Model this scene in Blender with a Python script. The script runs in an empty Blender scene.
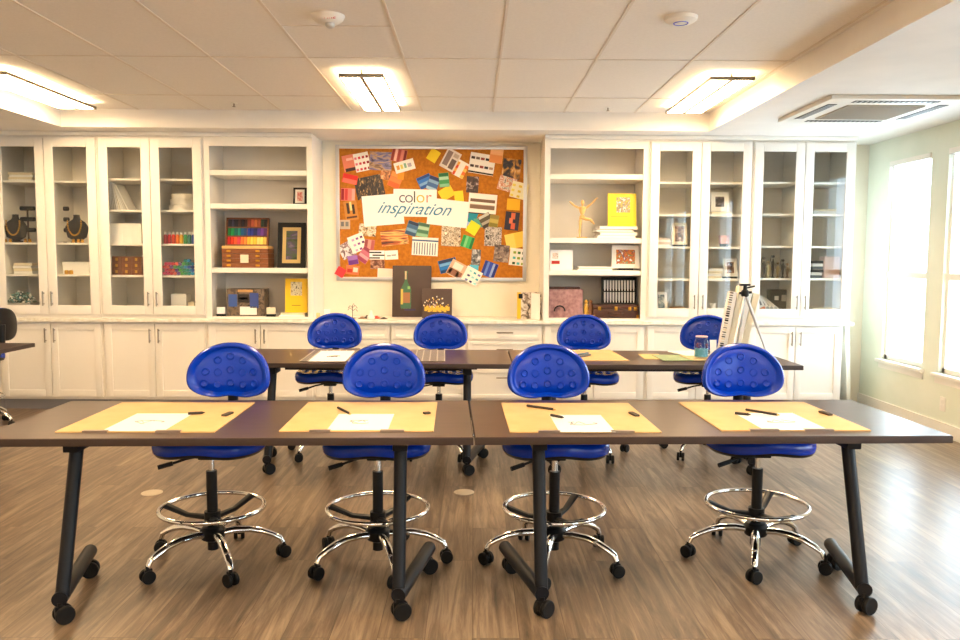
import bpy, bmesh, math, random
from mathutils import Vector, Matrix
random.seed(7)
PI = math.pi
# ---------------------------------------------------------------- camera model
F, PITCH, YAW, ROLL, H = 800.2, .0788, .0077, .0057, 1.423
cy_, sy_, cp_, sp_, cr_, sr_ = math.cos(YAW), math.sin(YAW), math.cos(PITCH), math.sin(PITCH), math.cos(ROLL), math.sin(ROLL)
FW = Vector((sy_*cp_, cy_*cp_, -sp_)); R0 = Vector((cy_, -sy_, 0)); U0 = Vector((sy_*sp_, cy_*sp_, cp_))
RT = R0*cr_ + U0*sr_; UP = -R0*sr_ + U0*cr_
CAM = Vector((0, 0, H))
def at(px, py, X=None, Y=None, Z=None):
    d = FW*F + RT*(px-480) - UP*(py-320)
    if Y is not None: t = Y/d.y
    elif X is not None: t = X/d.x
    else: t = (Z-H)/d.z
    return CAM + d*t
# ---------------------------------------------------------------- materials
def lin(c):
    return tuple(((v/255)/12.92 if v/255 <= .04045 else ((v/255+.055)/1.055)**2.4) for v in c) + (1,)
MATS = {}
def mat(c, rough=.5, metal=0, name=None, coat=0, spec=.5, sub=None):
    key = (tuple(c), rough, metal, coat, spec)
    if key in MATS: return MATS[key]
    m = bpy.data.materials.new(name or 'paint_%d_%d_%d' % tuple(c)); m.use_nodes = True
    b = m.node_tree.nodes['Principled BSDF']
    b.inputs['Base Color'].default_value = lin(c); b.inputs['Roughness'].default_value = rough
    b.inputs['Metallic'].default_value = metal; b.inputs['Coat Weight'].default_value = coat
    b.inputs['Specular IOR Level'].default_value = spec
    MATS[key] = m; return m
def nodes(m): return m.node_tree.nodes, m.node_tree.links
def noisy(name, c1, c2, scale=8, rough=.5, stretch=(1,1,1), bump=0, detail=4, metal=0, ramp=(.35,.65)):
    m = bpy.data.materials.new(name); m.use_nodes = True; N, L = nodes(m); b = N['Principled BSDF']
    tc = N.new('ShaderNodeTexCoord'); mp = N.new('ShaderNodeMapping'); mp.inputs['Scale'].default_value = stretch
    nz = N.new('ShaderNodeTexNoise'); nz.inputs['Scale'].default_value = scale; nz.inputs['Detail'].default_value = detail
    cr = N.new('ShaderNodeValToRGB'); e = cr.color_ramp.elements
    e[0].position, e[1].position = ramp; e[0].color = lin(c1); e[1].color = lin(c2)
    L.new(tc.outputs['Object'], mp.inputs[0]); L.new(mp.outputs[0], nz.inputs['Vector']); L.new(nz.outputs[0], cr.inputs[0])
    L.new(cr.outputs[0], b.inputs['Base Color']); b.inputs['Roughness'].default_value = rough; b.inputs['Metallic'].default_value = metal
    if bump:
        bp = N.new('ShaderNodeBump'); bp.inputs['Strength'].default_value = bump; bp.inputs['Distance'].default_value = .01
        L.new(nz.outputs[0], bp.inputs['Height']); L.new(bp.outputs[0], b.inputs['Normal'])
    return m
def picture(name, cols, scale=18, seed=0, stretch=(1,1,1)):
    m = bpy.data.materials.new(name); m.use_nodes = True; N, L = nodes(m); b = N['Principled BSDF']
    tc = N.new('ShaderNodeTexCoord'); mp = N.new('ShaderNodeMapping'); mp.inputs['Scale'].default_value = stretch; mp.inputs['Location'].default_value = (seed*3.7, seed*1.3, seed*.9)
    nz = N.new('ShaderNodeTexNoise'); nz.inputs['Scale'].default_value = scale; nz.inputs['Detail'].default_value = 5; nz.inputs['Distortion'].default_value = .8
    cr = N.new('ShaderNodeValToRGB'); els = cr.color_ramp.elements; n = len(cols)
    for i, c in enumerate(cols):
        p = .33 + .36*i/max(1, n-1)
        e = els[i] if i < 2 else els.new(p)
        e.position = p; e.color = lin(c)
    L.new(tc.outputs['Object'], mp.inputs[0]); L.new(mp.outputs[0], nz.inputs['Vector']); L.new(nz.outputs[0], cr.inputs[0])
    L.new(cr.outputs[0], b.inputs['Base Color']); b.inputs['Roughness'].default_value = .35
    return m
def emit(name, c, s):
    m = bpy.data.materials.new(name); m.use_nodes = True; N, L = nodes(m); N.remove(N['Principled BSDF'])
    e = N.new('ShaderNodeEmission'); e.inputs[0].default_value = lin(c); e.inputs[1].default_value = s
    L.new(e.outputs[0], N['Material Output'].inputs[0]); return m
def thin_glass(name, tint=(235,242,240), refl=1.0):
    m = bpy.data.materials.new(name); m.use_nodes = True; N, L = nodes(m); N.remove(N['Principled BSDF'])
    t = N.new('ShaderNodeBsdfTransparent'); t.inputs[0].default_value = lin(tint)
    g = N.new('ShaderNodeBsdfGlossy'); g.inputs['Roughness'].default_value = .02
    fr = N.new('ShaderNodeFresnel'); fr.inputs[0].default_value = 1.5
    mm = N.new('ShaderNodeMath'); mm.operation = 'MULTIPLY'; mm.inputs[1].default_value = refl
    mx = N.new('ShaderNodeMixShader'); ge = N.new('ShaderNodeNewGeometry'); sb = N.new('ShaderNodeMath'); sb.operation = 'SUBTRACT'; sb.inputs[0].default_value = 1; m3 = N.new('ShaderNodeMath'); m3.operation = 'MULTIPLY'
    L.new(ge.outputs['Backfacing'], sb.inputs[1]); L.new(sb.outputs[0], m3.inputs[1]); L.new(fr.outputs[0], mm.inputs[0]); L.new(mm.outputs[0], m3.inputs[0]); L.new(m3.outputs[0], mx.inputs[0]); L.new(t.outputs[0], mx.inputs[1]); L.new(g.outputs[0], mx.inputs[2])
    L.new(mx.outputs[0], N['Material Output'].inputs[0]); return m
WHITE = (240, 236, 228)
M_cab = mat((236, 231, 222), .42, name='white_cabinet_paint')
M_shelf = mat((242, 238, 230), .5, name='white_shelf_paint')
M_inner = noisy('cabinet_lining', (226,220,210), (232,226,217), 3, .6)
M_wall = noisy('cream_wall_paint', (232,224,204), (238,230,212), 2.5, .7)
M_wallr = noisy('pale_green_wall_paint', (220,226,208), (228,232,216), 2.5, .7)
M_ceil = noisy('ceiling_tile', (233,228,220), (237,232,224), 60, .85, bump=.05)
M_soff = noisy('white_soffit_paint', (232,228,222), (238,234,228), 3, .7)
M_grid = mat((222,212,198), .5, name='ceiling_grid_metal')
M_trim = mat((240,236,226), .45, name='white_trim')
M_count = noisy('pale_stone_countertop', (226,218,202), (244,240,230), 22, .25)
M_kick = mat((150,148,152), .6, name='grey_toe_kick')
M_blue = mat((0,55,182), .23, name='blue_urethane', spec=.4)
M_black = mat((13,13,15), .42, name='black_plastic', spec=.3); M_rubber = mat((10,10,11), .55, name='black_rubber', spec=.3)
M_chrome = mat((235,235,235), .08, 1, name='chrome'); M_nickel = mat((150,140,125), .3, 1, name='brushed_nickel')
M_leg = mat((15,17,24), .42, spec=.28, name='charcoal_powder_coat')
M_top = noisy('brown_laminate', (74,54,44), (82,60,49), 5, .3, stretch=(1,6,1)); M_edge = mat((52,37,31), .5, name='dark_edge_band')
M_kraft = noisy('kraft_board', (214,175,118), (221,183,126), 9, .6); M_paper = mat((247,245,242), .6, name='white_paper')
M_silver = mat((205,205,205), .3, .8, name='silver_frame'); M_clip = mat((150,135,125), .35, .5, name='metal_clip')
M_pencil = mat((44,34,30), .5, name='dark_pencil'); M_cork = noisy('orange_cork', (170,100,14), (194,120,22), 34, .85, bump=.05)
M_brown = noisy('brown_wood', (112,62,30), (140,82,42), 10, .45, stretch=(1,1,8)); M_dkbrown = noisy('dark_leather', (58,30,18), (78,42,26), 25, .4)
M_gold = mat((214,160,60), .3, .9, name='gold'); M_glass = thin_glass('cabinet_glass', (250,251,250), 1.6); M_wglass = thin_glass('window_glass', (250,252,252))
M_birch = noisy('pale_wood', (222,180,110), (232,192,124), 14, .5); M_velvet = mat((18,17,20), .8, name='black_velvet')
M_pane = emit('lamp_panel_glow', (255,220,172), 29)

def floor_mat():
    m = bpy.data.materials.new('wood_plank_floor'); m.use_nodes = True; N, L = nodes(m); b = N['Principled BSDF']
    tc = N.new('ShaderNodeTexCoord'); mp = N.new('ShaderNodeMapping'); mp.inputs['Rotation'].default_value = (0, 0, PI/2)
    L.new(tc.outputs['Object'], mp.inputs[0])
    br = N.new('ShaderNodeTexBrick'); br.inputs['Color1'].default_value = (.15,.15,.15,1); br.inputs['Color2'].default_value = (.85,.85,.85,1); br.inputs['Mortar'].default_value = (.3,.3,.3,1)
    br.inputs['Scale'].default_value = 1; br.inputs['Brick Width'].default_value = 1.22; br.inputs['Row Height'].default_value = .178; br.inputs['Mortar Size'].default_value = .0012; br.offset = .37
    L.new(mp.outputs[0], br.inputs['Vector'])
    m2 = N.new('ShaderNodeMapping'); m2.inputs['Scale'].default_value = (11, .8, 1); L.new(tc.outputs['Object'], m2.inputs[0])
    addv = N.new('ShaderNodeVectorMath'); addv.operation = 'ADD'; sc = N.new('ShaderNodeVectorMath'); sc.operation = 'SCALE'; sc.inputs['Scale'].default_value = 13
    L.new(br.outputs['Color'], sc.inputs[0]); L.new(m2.outputs[0], addv.inputs[0]); L.new(sc.outputs[0], addv.inputs[1])
    nz = N.new('ShaderNodeTexNoise'); nz.inputs['Scale'].default_value = 2.4; nz.inputs['Detail'].default_value = 9; nz.inputs['Roughness'].default_value = .68; nz.inputs['Distortion'].default_value = .6
    L.new(addv.outputs[0], nz.inputs['Vector'])
    mixv = N.new('ShaderNodeMix'); mixv.data_type = 'FLOAT'; mixv.inputs[0].default_value = .13
    L.new(nz.outputs[0], mixv.inputs[2]); L.new(br.outputs['Color'], mixv.inputs[3])
    cr = N.new('ShaderNodeValToRGB'); e = cr.color_ramp.elements
    e[0].position = .3; e[0].color = lin((62,52,44)); e[1].position = .7; e[1].color = lin((162,141,117))
    x = e.new(.5); x.color = lin((116,97,78))
    L.new(mixv.outputs[0], cr.inputs[0])
    mul = N.new('ShaderNodeMix'); mul.data_type = 'RGBA'; mul.blend_type = 'MIX'; L.new(br.outputs['Fac'], mul.inputs[0])
    L.new(cr.outputs[0], mul.inputs[6]); mul.inputs[7].default_value = lin((84,66,50)); L.new(mul.outputs[2], b.inputs['Base Color'])
    b.inputs['Roughness'].default_value = .32
    bp = N.new('ShaderNodeBump'); bp.inputs['Strength'].default_value = .12; bp.inputs['Distance'].default_value = .004; L.new(nz.outputs[0], bp.inputs['Height']); L.new(bp.outputs[0], b.inputs['Normal'])
    return m
M_floor = floor_mat()
# ---------------------------------------------------------------- mesh builder
COL = bpy.context.scene.collection
class MB:
    def __init__(s): s.bm = bmesh.new(); s.mats = []
    def mi(s, m):
        if m not in s.mats: s.mats.append(m)
        return s.mats.index(m)
    def _fin(s, verts, m, M=None):
        if M is not None: bmesh.ops.transform(s.bm, matrix=M, verts=verts)
        k = s.mi(m); fs = set()
        for v in verts:
            for f in v.link_faces: fs.add(f)
        for f in fs: f.material_index = k
    def box(s, c, d, m, M=None, bev=0):
        r = bmesh.ops.create_cube(s.bm, size=1); vs = r['verts']
        bmesh.ops.transform(s.bm, matrix=Matrix.Translation(c) @ Matrix.Diagonal((d[0], d[1], d[2], 1)), verts=vs)
        if bev:
            k = s.mi(m)
            for v in vs:
                for f in v.link_faces: f.material_index = k
            es = list({e for v in vs for e in v.link_edges})
            rr = bmesh.ops.bevel(s.bm, geom=es, offset=bev, segments=2, affect='EDGES', profile=.7)
            vs = list({v for f in rr['faces'] for v in f.verts} | {v for v in vs if v.is_valid})
        s._fin(vs, m, M); return s
    def bx(s, x0, x1, y0, y1, z0, z1, m, M=None, bev=0):
        return s.box(((x0+x1)/2, (y0+y1)/2, (z0+z1)/2), (abs(x1-x0), abs(y1-y0), abs(z1-z0)), m, M, bev)
    def cyl(s, p, q, r, m, r2=None, seg=16, M=None, bev=0):
        p = Vector(p); q = Vector(q); d = q-p
        rr = bmesh.ops.create_cone(s.bm, cap_ends=True, segments=seg, radius1=r, radius2=r if r2 is None else r2, depth=d.length)
        T = Matrix.Translation((p+q)/2) @ d.to_track_quat('Z', 'Y').to_matrix().to_4x4()
        bmesh.ops.transform(s.bm, matrix=T, verts=rr['verts']); s._fin(rr['verts'], m, M); return s
    def sph(s, c, r, m, seg=16, M=None):
        rr = bmesh.ops.create_uvsphere(s.bm, u_segments=seg, v_segments=max(6, seg//2), radius=1)
        rx = r if isinstance(r, (tuple, list)) else (r, r, r)
        bmesh.ops.transform(s.bm, matrix=Matrix.Translation(c) @ Matrix.Diagonal((*rx, 1)), verts=rr['verts']); s._fin(rr['verts'], m, M); return s
    def lathe(s, prof, m, c=(0,0,0), seg=24, M=None):
        vs = []; rings = []
        for r, z in prof:
            ring = [s.bm.verts.new((c[0]+r*math.cos(2*PI*i/seg), c[1]+r*math.sin(2*PI*i/seg), c[2]+z)) for i in range(seg)]
            rings.append(ring); vs += ring
        for a, b in zip(rings, rings[1:]):
            for i in range(seg): s.bm.faces.new((a[i], a[(i+1)%seg], b[(i+1)%seg], b[i]))
        s.bm.faces.new(rings[0][::-1]); s.bm.faces.new(rings[-1]); s._fin(vs, m, M); return s
    def tube(s, pts, r, m, seg=10, closed=False, M=None, sx=1.0):
        pts = [Vector(p) for p in pts]; n = len(pts); rings = []; vs = []
        rad = r if isinstance(r, (list, tuple)) else [r]*n
        for i, p in enumerate(pts):
            a = pts[(i-1) % n] if closed or i > 0 else p; b = pts[(i+1) % n] if closed or i < n-1 else p
            t = (b-a).normalized(); ref = Vector((0, 0, 1)) if abs(t.z) < .95 else Vector((0, 1, 0))
            u = t.cross(ref).normalized(); w = u.cross(t)
            ring = [s.bm.verts.new(p + (u*math.cos(2*PI*k/seg)*sx + w*math.sin(2*PI*k/seg))*rad[i]) for k in range(seg)]
            rings.append(ring); vs += ring
        pr = list(zip(rings, rings[1:])) + ([(rings[-1], rings[0])] if closed else [])
        for a, b in pr:
            for k in range(seg): s.bm.faces.new((a[k], a[(k+1)%seg], b[(k+1)%seg], b[k]))
        if not closed: s.bm.faces.new(rings[0][::-1]); s.bm.faces.new(rings[-1])
        s._fin(vs, m, M); return s
    def torus(s, c, R, r, m, seg=32, ts=8, M=None, sc=(1,1,1)):
        return s.tube([(c[0]+R*math.cos(2*PI*i/seg)*sc[0], c[1]+R*math.sin(2*PI*i/seg)*sc[1], c[2]) for i in range(seg)], r, m, ts, True, M)
    def prism(s, poly, z0, z1, m, M=None):   # poly in xy
        a = [s.bm.verts.new((x, y, z0)) for x, y in poly]; b = [s.bm.verts.new((x, y, z1)) for x, y in poly]; n = len(poly)
        s.bm.faces.new(a[::-1]); s.bm.faces.new(b)
        for i in range(n): s.bm.faces.new((a[i], a[(i+1)%n], b[(i+1)%n], b[i]))
        s._fin(a+b, m, M); return s
def new_mesh(name, mb, smooth=True, ang=35):
    bmesh.ops.recalc_face_normals(mb.bm, faces=mb.bm.faces)
    me = bpy.data.meshes.new(name); mb.bm.to_mesh(me); mb.bm.free()
    for m in mb.mats: me.materials.append(m)
    if smooth:
        for p in me.polygons: p.use_smooth = True
        me.set_sharp_from_angle(angle=math.radians(ang))
    return me
ROOTM = {}
def thing(name, label, cat, loc=(0,0,0), rz=0, group=None):
    o = bpy.data.objects.new(name, None); COL.objects.link(o); o.location = loc; o.rotation_euler = (0, 0, rz); o.empty_display_size = .1
    o['label'] = label; o['category'] = cat
    if group: o['group'] = group
    ROOTM[o.name] = Matrix.Translation(loc) @ Matrix.Rotation(rz, 4, 'Z'); return o
def part(name, mb, parent, world=False, label=None, ang=35):
    if world: mb.bm.transform(ROOTM[parent.name].inverted())
    o = bpy.data.objects.new(name, new_mesh(name, mb, ang=ang)); COL.objects.link(o); o.parent = parent
    if parent.name in ROOTM: ROOTM[o.name] = ROOTM[parent.name]
    if label: o['label'] = label
    return o
def single(name, mb, label, cat, group=None, ang=35):
    xs = [v.co for v in mb.bm.verts]
    c = Vector(((min(v.x for v in xs)+max(v.x for v in xs))/2, (min(v.y for v in xs)+max(v.y for v in xs))/2, min(v.z for v in xs)))
    mb.bm.transform(Matrix.Translation(-c)); o = bpy.data.objects.new(name, new_mesh(name, mb, ang=ang)); COL.objects.link(o)
    o.location = c; o['label'] = label; o['category'] = cat
    if group: o['group'] = group
    ROOTM[o.name] = Matrix.Translation(c); return o
def struct(name, mb, parent=None):
    o = bpy.data.objects.new(name, new_mesh(name, mb)); COL.objects.link(o); o['kind'] = 'structure'
    if parent: o.parent = parent
    return o
def copy_tree(o, parent=None):
    c = o.copy(); COL.objects.link(c)
    if parent: c.parent = parent
    for ch in list(o.children): copy_tree(ch, c)
    return c
def dup(src, loc, rz, label, group=None):
    c = copy_tree(src); c.location = loc; c.rotation_euler = (0, 0, rz); c['label'] = label
    if group: c['group'] = group
    ROOTM[c.name] = Matrix.Translation(loc) @ Matrix.Rotation(rz, 4, 'Z')
    return c
# ---------------------------------------------------------------- room
C, BW, XW, XL, YN = 7.28, 7.78, 3.80, -5.30, -3.2
ZS, ZC, S = 2.5175, 2.672, 7.02
XSL, XSR = -3.56, 2.03
mb = MB(); mb.bx(XL-.1, XW+.1, YN-.1, BW+.1, -.1, 0, M_floor); struct('floor', mb)
mb = MB(); mb.bx(XSL-.03, XSR+.03, YN, S+.03, ZC, ZC+.1, M_ceil); struct('ceiling', mb)
mb = MB()
mb.bx(XL-.1, XSL, YN-.1, BW+.1, ZS, ZC+.1, M_soff); mb.bx(XSR, XW+.1, YN-.1, BW+.1, ZS, ZC+.1, M_soff); mb.bx(XSL, XSR, S, BW+.1, ZS, ZC+.1, M_soff)
struct('ceiling_soffit', mb).name = 'trim_1'
# ceiling grid bars
mb = MB(); g1 = -1.063
for i in range(-4, 6):
    X = g1 + .61*i
    if XSL < X < XSR: mb.bx(X-.008, X+.008, YN, S, ZC-.004, ZC, M_grid)
xs = [XSL] + [g1+.61*i for i in range(-4, 6) if XSL < g1+.61*i < XSR] + [XSR]
for j, (a, b) in enumerate(zip(xs, xs[1:])):
    for k in range(-7, 2):
        yy = 5.17 + 1.22*k + (-.0 if j % 2 else 0)
        if YN < yy < S: mb.bx(a+.008, b-.008, yy-.006, yy+.006, ZC-.004, ZC, M_grid)
    if abs(a-g1) < .01: mb.bx(a+.008, b-.008, 4.464, 4.476, ZC-.004, ZC, M_grid)
struct('trim_2', mb)
mb = MB(); mb.bx(XL-.1, XW+.1, BW, BW+.1, 0, ZS, M_wall); struct('wall_back', mb)
mb = MB(); mb.bx(XL-.1, XL, YN, BW, 0, ZS, M_wall); struct('wall_left', mb)
mb = MB(); mb.bx(XL-.1, XW+.1, YN-.1, YN, 0, ZS, M_wall); struct('wall_front', mb)
# right wall with window openings
WZ0, WZ1 = .50, 2.31
wins = []
ya = at(925, 300, X=XW).y; yb = at(884, 300, X=XW).y
yc = at(942, 300, X=XW).y
wins = [(ya, yb), (yc-(yb-ya), yc)]
step = yb-ya+.26
wins += [(2.9, 3.6), (2.0, 2.7), (-.6, .1), (-1.5, -.8)]  # more windows outside the view, added for the daylight they let in
mb = MB(); mb.bx(XW, XW+.14, YN, BW, 0, WZ0, M_wallr); mb.bx(XW, XW+.14, YN, BW, WZ1, ZS, M_wallr)
ed = sorted([YN, BW] + [v for w in wins for v in w])
for a, b in zip(ed[::2], ed[1::2]): mb.bx(XW, XW+.14, a, b, WZ0, WZ1, M_wallr)
struct('wall_right', mb)
M_slat = mat((250,250,250), .5, name='white_blind_slat')
for i, (a, b) in enumerate(wins):
    r = thing('window_%d' % (i+1), '', 'window', (XW+.07, (a+b)/2, WZ0)); del r['label']; del r['category']; r['kind'] = 'structure'
    mb = MB(); x0, x1 = XW+.03, XW+.09
    mb.bx(x0, x1, a, a+.035, WZ0, WZ1, M_trim); mb.bx(x0, x1, b-.035, b, WZ0, WZ1, M_trim)
    mb.bx(x0, x1, a, b, WZ0, WZ0+.04, M_trim); mb.bx(x0, x1, a, b, WZ1-.04, WZ1, M_trim); mb.bx(x0-.012, x1, a, b, 1.255, 1.31, M_trim)
    o = part('window_frame', mb, r, True)
    mb = MB(); mb.bx(x0+.03, x0+.034, a+.035, b-.035, WZ0+.04, WZ1-.04, M_wglass); part('window_pane', mb, r, True)
    mb = MB(); mb.bx(XW-.045, XW+.03, a-.04, b+.04, WZ0-.03, WZ0, M_trim, bev=.006); mb.bx(XW-.012, XW, a-.03, b+.03, WZ0-.085, WZ0-.03, M_trim)
    part('window_sill', mb, r, True)
    port = bpy.data.lights.new('window_portal', 'AREA'); port.shape = 'RECTANGLE'; port.size = b-a; port.size_y = WZ1-WZ0; port.cycles.is_portal = True
    po = bpy.data.objects.new('window_portal', port); COL.objects.link(po); po.location = (XW+.2, (a+b)/2, (WZ0+WZ1)/2)
    po.rotation_euler = Matrix(((0,0,1),(-1,0,0),(0,-1,0))).to_euler()
    # blinds
    lab = ['white horizontal slat blind in the window nearest the corner', 'white slat blind in the window cut by the right edge of the view'][i] if i < 2 else 'white horizontal slat blind in an added window outside the view'
    bl = thing('window_blind', lab, 'blind', (XW+.01, (a+b)/2, WZ1), 0, 'white window blinds')
    mb = MB(); mb.bx(XW-.01, XW+.028, a+.01, b-.01, WZ1-.045, WZ1-.002, M_trim); part('headrail', mb, bl, True)
    mb = MB()
    n = 36 if i > 1 else 9
    for k in range(n):
        z = WZ1-.06-(WZ1-WZ0-.1 if i > 1 else .20)*k/n
        mb.box((0,0,0), (.036, b-a-.03, .0016), M_slat, Matrix.Translation((XW+.006, (a+b)/2, z)) @ Matrix.Rotation(math.radians(-12), 4, 'Y'))
    part('slats', mb, bl, True)
mb = MB(); mb.bx(XW-.014, XW, YN, BW, 0, .11, M_trim); struct('baseboard_right', mb)
mb = MB(); mb.bx(XL, XL+.014, YN, C-.1, 0, .11, M_trim); struct('baseboard_left', mb)
# ---------------------------------------------------------------- cabinets
def X_(px, py=230, Y=C): return at(px, py, Y=Y).x
def Z_(py, px, Y=C): return at(px, py, Y=Y).z
ZB, ZCT = .098, .845       # toe kick top, counter top
zdb, zdt = .126, .80       # base door
ZU0, ZU1 = .885, 2.46      # glass doors
UW = (X_(853)-X_(648))/2
XA = [X_(-6), X_(99.5), X_(204.5), X_(313)]
XE = [X_(544), X_(648), X_(751), X_(853.5)]
XX = XA[0]-UW*1.02
Yf = C+.02   # carcass front; doors lie in front of it
def shaker(mb, x0, x1, z0, z1, yf, m=M_cab, st=.06):
    mb.bx(x0, x1, yf+.008, yf+.02, z0, z1, m)
    mb.bx(x0, x0+st, yf, yf+.01, z0, z1, m, bev=.002); mb.bx(x1-st, x1, yf, yf+.01, z0, z1, m, bev=.002)
    mb.bx(x0+st, x1-st, yf, yf+.01, z0, z0+st, m, bev=.002); mb.bx(x0+st, x1-st, yf, yf+.01, z1-st, z1, m, bev=.002)
def pull(mb, x, z, yf, vert=True, L=.13):
    d = Vector((0, 0, L/2)) if vert else Vector((L/2, 0, 0))
    c = Vector((x, yf-.028, z))
    mb.cyl(c-d, c+d, .006, M_nickel, seg=10)
    for s in (-.75, .75): mb.cyl(c+d*s, c+d*s+Vector((0, .03, 0)), .005, M_nickel, seg=8)
def base_cabinet(x0, x1, label, drawers=False):
    t = thing('base_cabinet', label, 'cabinet', ((x0+x1)/2, (Yf+BW)/2, 0), 0, 'white base cabinets along the back wall')
    mb = MB(); g = .0015
    mb.bx(x0+g, x1-g, Yf, BW-.004, ZB, ZCT-.032, M_cab)
    part('body', mb, t, True)
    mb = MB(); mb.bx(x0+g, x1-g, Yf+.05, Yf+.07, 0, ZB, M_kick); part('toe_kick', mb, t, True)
    m = (x0+x1)/2
    if drawers:
        zs = [(.126, .395), (.41, .655), (.67, .80)]
        for z0, z1 in zs:
            mb = MB(); shaker(mb, x0+.014, x1-.014, z0, z1, C, st=.035); d = part('drawer', mb, t, True)
            mb = MB(); pull(mb, m, (z0+z1)/2 if z1-z0 < .2 else z1-.075, C, False, .15); part('handle', mb, d, True)
    else:
        for s, (a, b) in ((-1, (x0+.018, m-.004)), (1, (m+.004, x1-.018))):
            mb = MB(); shaker(mb, a, b, zdb, zdt, C); d = part('door', mb, t, True)
            mb = MB(); pull(mb, m+s*.04 if s < 0 else m+.04, zdt-.11, C); part('handle', mb, d, True)
    return t
def carcass(x0, x1, z0, z1, y0, deck, t, th=.02, face=.035):
    mb = MB(); y1 = BW-.004; g = .0015
    mb.bx(x0+g, x0+g+th, y0, y1, z0, z1, M_cab); mb.bx(x1-g-th, x1-g, y0, y1, z0, z1, M_cab)
    mb.bx(x0+g+th, x1-g-th, y0, y1, z1-.02, z1, M_cab); mb.bx(x0+g+th, x1-g-th, y0, y1, z0, deck or z0+.02, M_cab)
    mb.bx(x0+g+th, x1-g-th, y1-.012, y1, z0+.02, z1-.02, M_inner)
    mb.bx(x0+g, x0+g+face, y0-.012, y0, z0, z1, M_cab); mb.bx(x1-g-face, x1-g, y0-.012, y0, z0, z1, M_cab)
    return mb
ZTOP = ZS-.002; LOG = .928
def glass_cabinet(x0, x1, label, shl, shr, pxm):
    t = thing('display_cabinet', label, 'cabinet', ((x0+x1)/2, (Yf+BW)/2, ZCT), 0, 'white glass-door cabinets')
    mb = carcass(x0, x1, ZCT, ZTOP, Yf, LOG, t)
    m = (x0+x1)/2
    mb.bx(x0+.0365, x1-.0365, Yf-.012, Yf, ZU1-.02, ZTOP, M_cab); mb.bx(x0+.0365, x1-.0365, Yf-.012, Yf, ZCT, ZU0+.02, M_cab)
    mb.bx(m-.016, m+.016, Yf, Yf+.03, ZU0, ZU1, M_cab)
    mb.bx(m-.008, m+.008, Yf+.03, BW-.017, LOG, ZTOP-.02, M_cab)
    part('body', mb, t, True)
    for side, sh, a, b in ((-1, shl, x0+.022, m-.009), (1, shr, m+.009, x1-.022)):
        for py in sh:
            z = Z_(py, pxm)
            mb = MB(); mb.bx(a if side > 0 else a+.002, b if side < 0 else b-.002, Yf+.035, BW-.018, z-.018, z, M_shelf); part('shelf', mb, t, True)
    for s, (a, b) in ((-1, (x0+.014, m-.003)), (1, (m+.003, x1-.014))):
        st = .079; mb = MB(); y = C-.014
        mb.bx(a, a+st, y, y+.02, ZU0, ZU1, M_cab, bev=.003); mb.bx(b-st, b, y, y+.02, ZU0, ZU1, M_cab, bev=.003)
        mb.bx(a+st, b-st, y, y+.02, ZU0, ZU0+st, M_cab, bev=.003); mb.bx(a+st, b-st, y, y+.02, ZU1-st, ZU1, M_cab, bev=.003)
        d = part('door', mb, t, True)
        mb = MB(); mb.bx(a+st, b-st, y+.009, y+.013, ZU0+st, ZU1-st, M_glass); part('glass_pane', mb, d, True, 'clear glass pane')
        mb = MB(); pull(mb, m+s*.038, ZU0+.14, y); part('handle', mb, d, True)
    return t
def open_unit(x0, x1, label, sh, pxm):
    t = thing('bookshelf', label, 'shelves', ((x0+x1)/2, (Yf+BW)/2, ZCT), 0, 'open white shelf units')
    mb = carcass(x0, x1, ZCT, ZTOP, Yf, None, t, th=.03, face=.05)
    mb.bx(x0+.05, x1-.05, Yf-.012, Yf, 2.40, ZTOP, M_cab)
    part('body', mb, t, True)
    for py in sh:
        z = Z_(py, pxm)
        mb = MB(); mb.bx(x0+.033, x1-.033, Yf+.002, BW-.018, z-.045, z, M_shelf, bev=.002); part('shelf', mb, t, True)
    return t
shz = {}
base_cabinet(XX, XA[0]-.001, 'white base cabinet beside the left wall, outside the left edge of the view')
base_cabinet(XA[0], XA[1], 'white two-door base cabinet farthest left, behind the black-backed stool')
base_cabinet(XA[1], XA[2], 'white two-door base cabinet below the paint bottles, second from left')
base_cabinet(XA[2], XA[3]-.001, 'white two-door base cabinet below the open shelves with the pastel box')
mw = (XE[0]-XA[3])/3
for i, l in enumerate(('white three-drawer base cabinet left of centre under the pinboard', 'white three-drawer base cabinet in the middle under the dark bottle painting', 'white three-drawer base cabinet right of centre, beside the wooden mannequin shelves')):
    base_cabinet(XA[3]+mw*i, XA[3]+mw*(i+1), l, True)
base_cabinet(XE[0], XE[1], 'white two-door base cabinet below the leather suitcase shelf')
base_cabinet(XE[1], XE[2], 'white two-door base cabinet behind the easel, second from the right end')
base_cabinet(XE[2], XE[3]-.05, 'white two-door base cabinet at the right end of the run')
glass_cabinet(XX, XA[0]-.001, 'white glass-door cabinet in the left corner, outside the view', (178, 242, 274), (178, 242, 274), 40)
glass_cabinet(XA[0], XA[1], 'white glass-door cabinet holding the black necklace busts', (180, 242.5, 274.5), (180, 242.5, 274.5), 50)
glass_cabinet(XA[1], XA[2], 'white glass-door cabinet holding paint bottles and coloured markers', (178, 209.5, 243.5, 275.5), (178, 209.5, 243.5, 275.5), 150)
open_unit(XA[2], XA[3]-.001, 'open white shelf unit left of the pinboard with pastel box', (170, 203.5, 268), 260)
open_unit(XE[0]+.001, XE[1], 'open white shelf unit right of the pinboard with mannequin', (174, 238, 270.5), 596)
glass_cabinet(XE[1], XE[2], 'white glass-door cabinet with cream picture frames, behind the easel', (181.5, 214, 246.5, 279), (181.5, 214, 246.5, 279), 700)
glass_cabinet(XE[2], XE[3], 'white glass-door cabinet at the right end, reflecting the blinds', (181.5, 213.5, 246, 278.5), (181.5, 213.5, 246, 278.5), 803)
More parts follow.
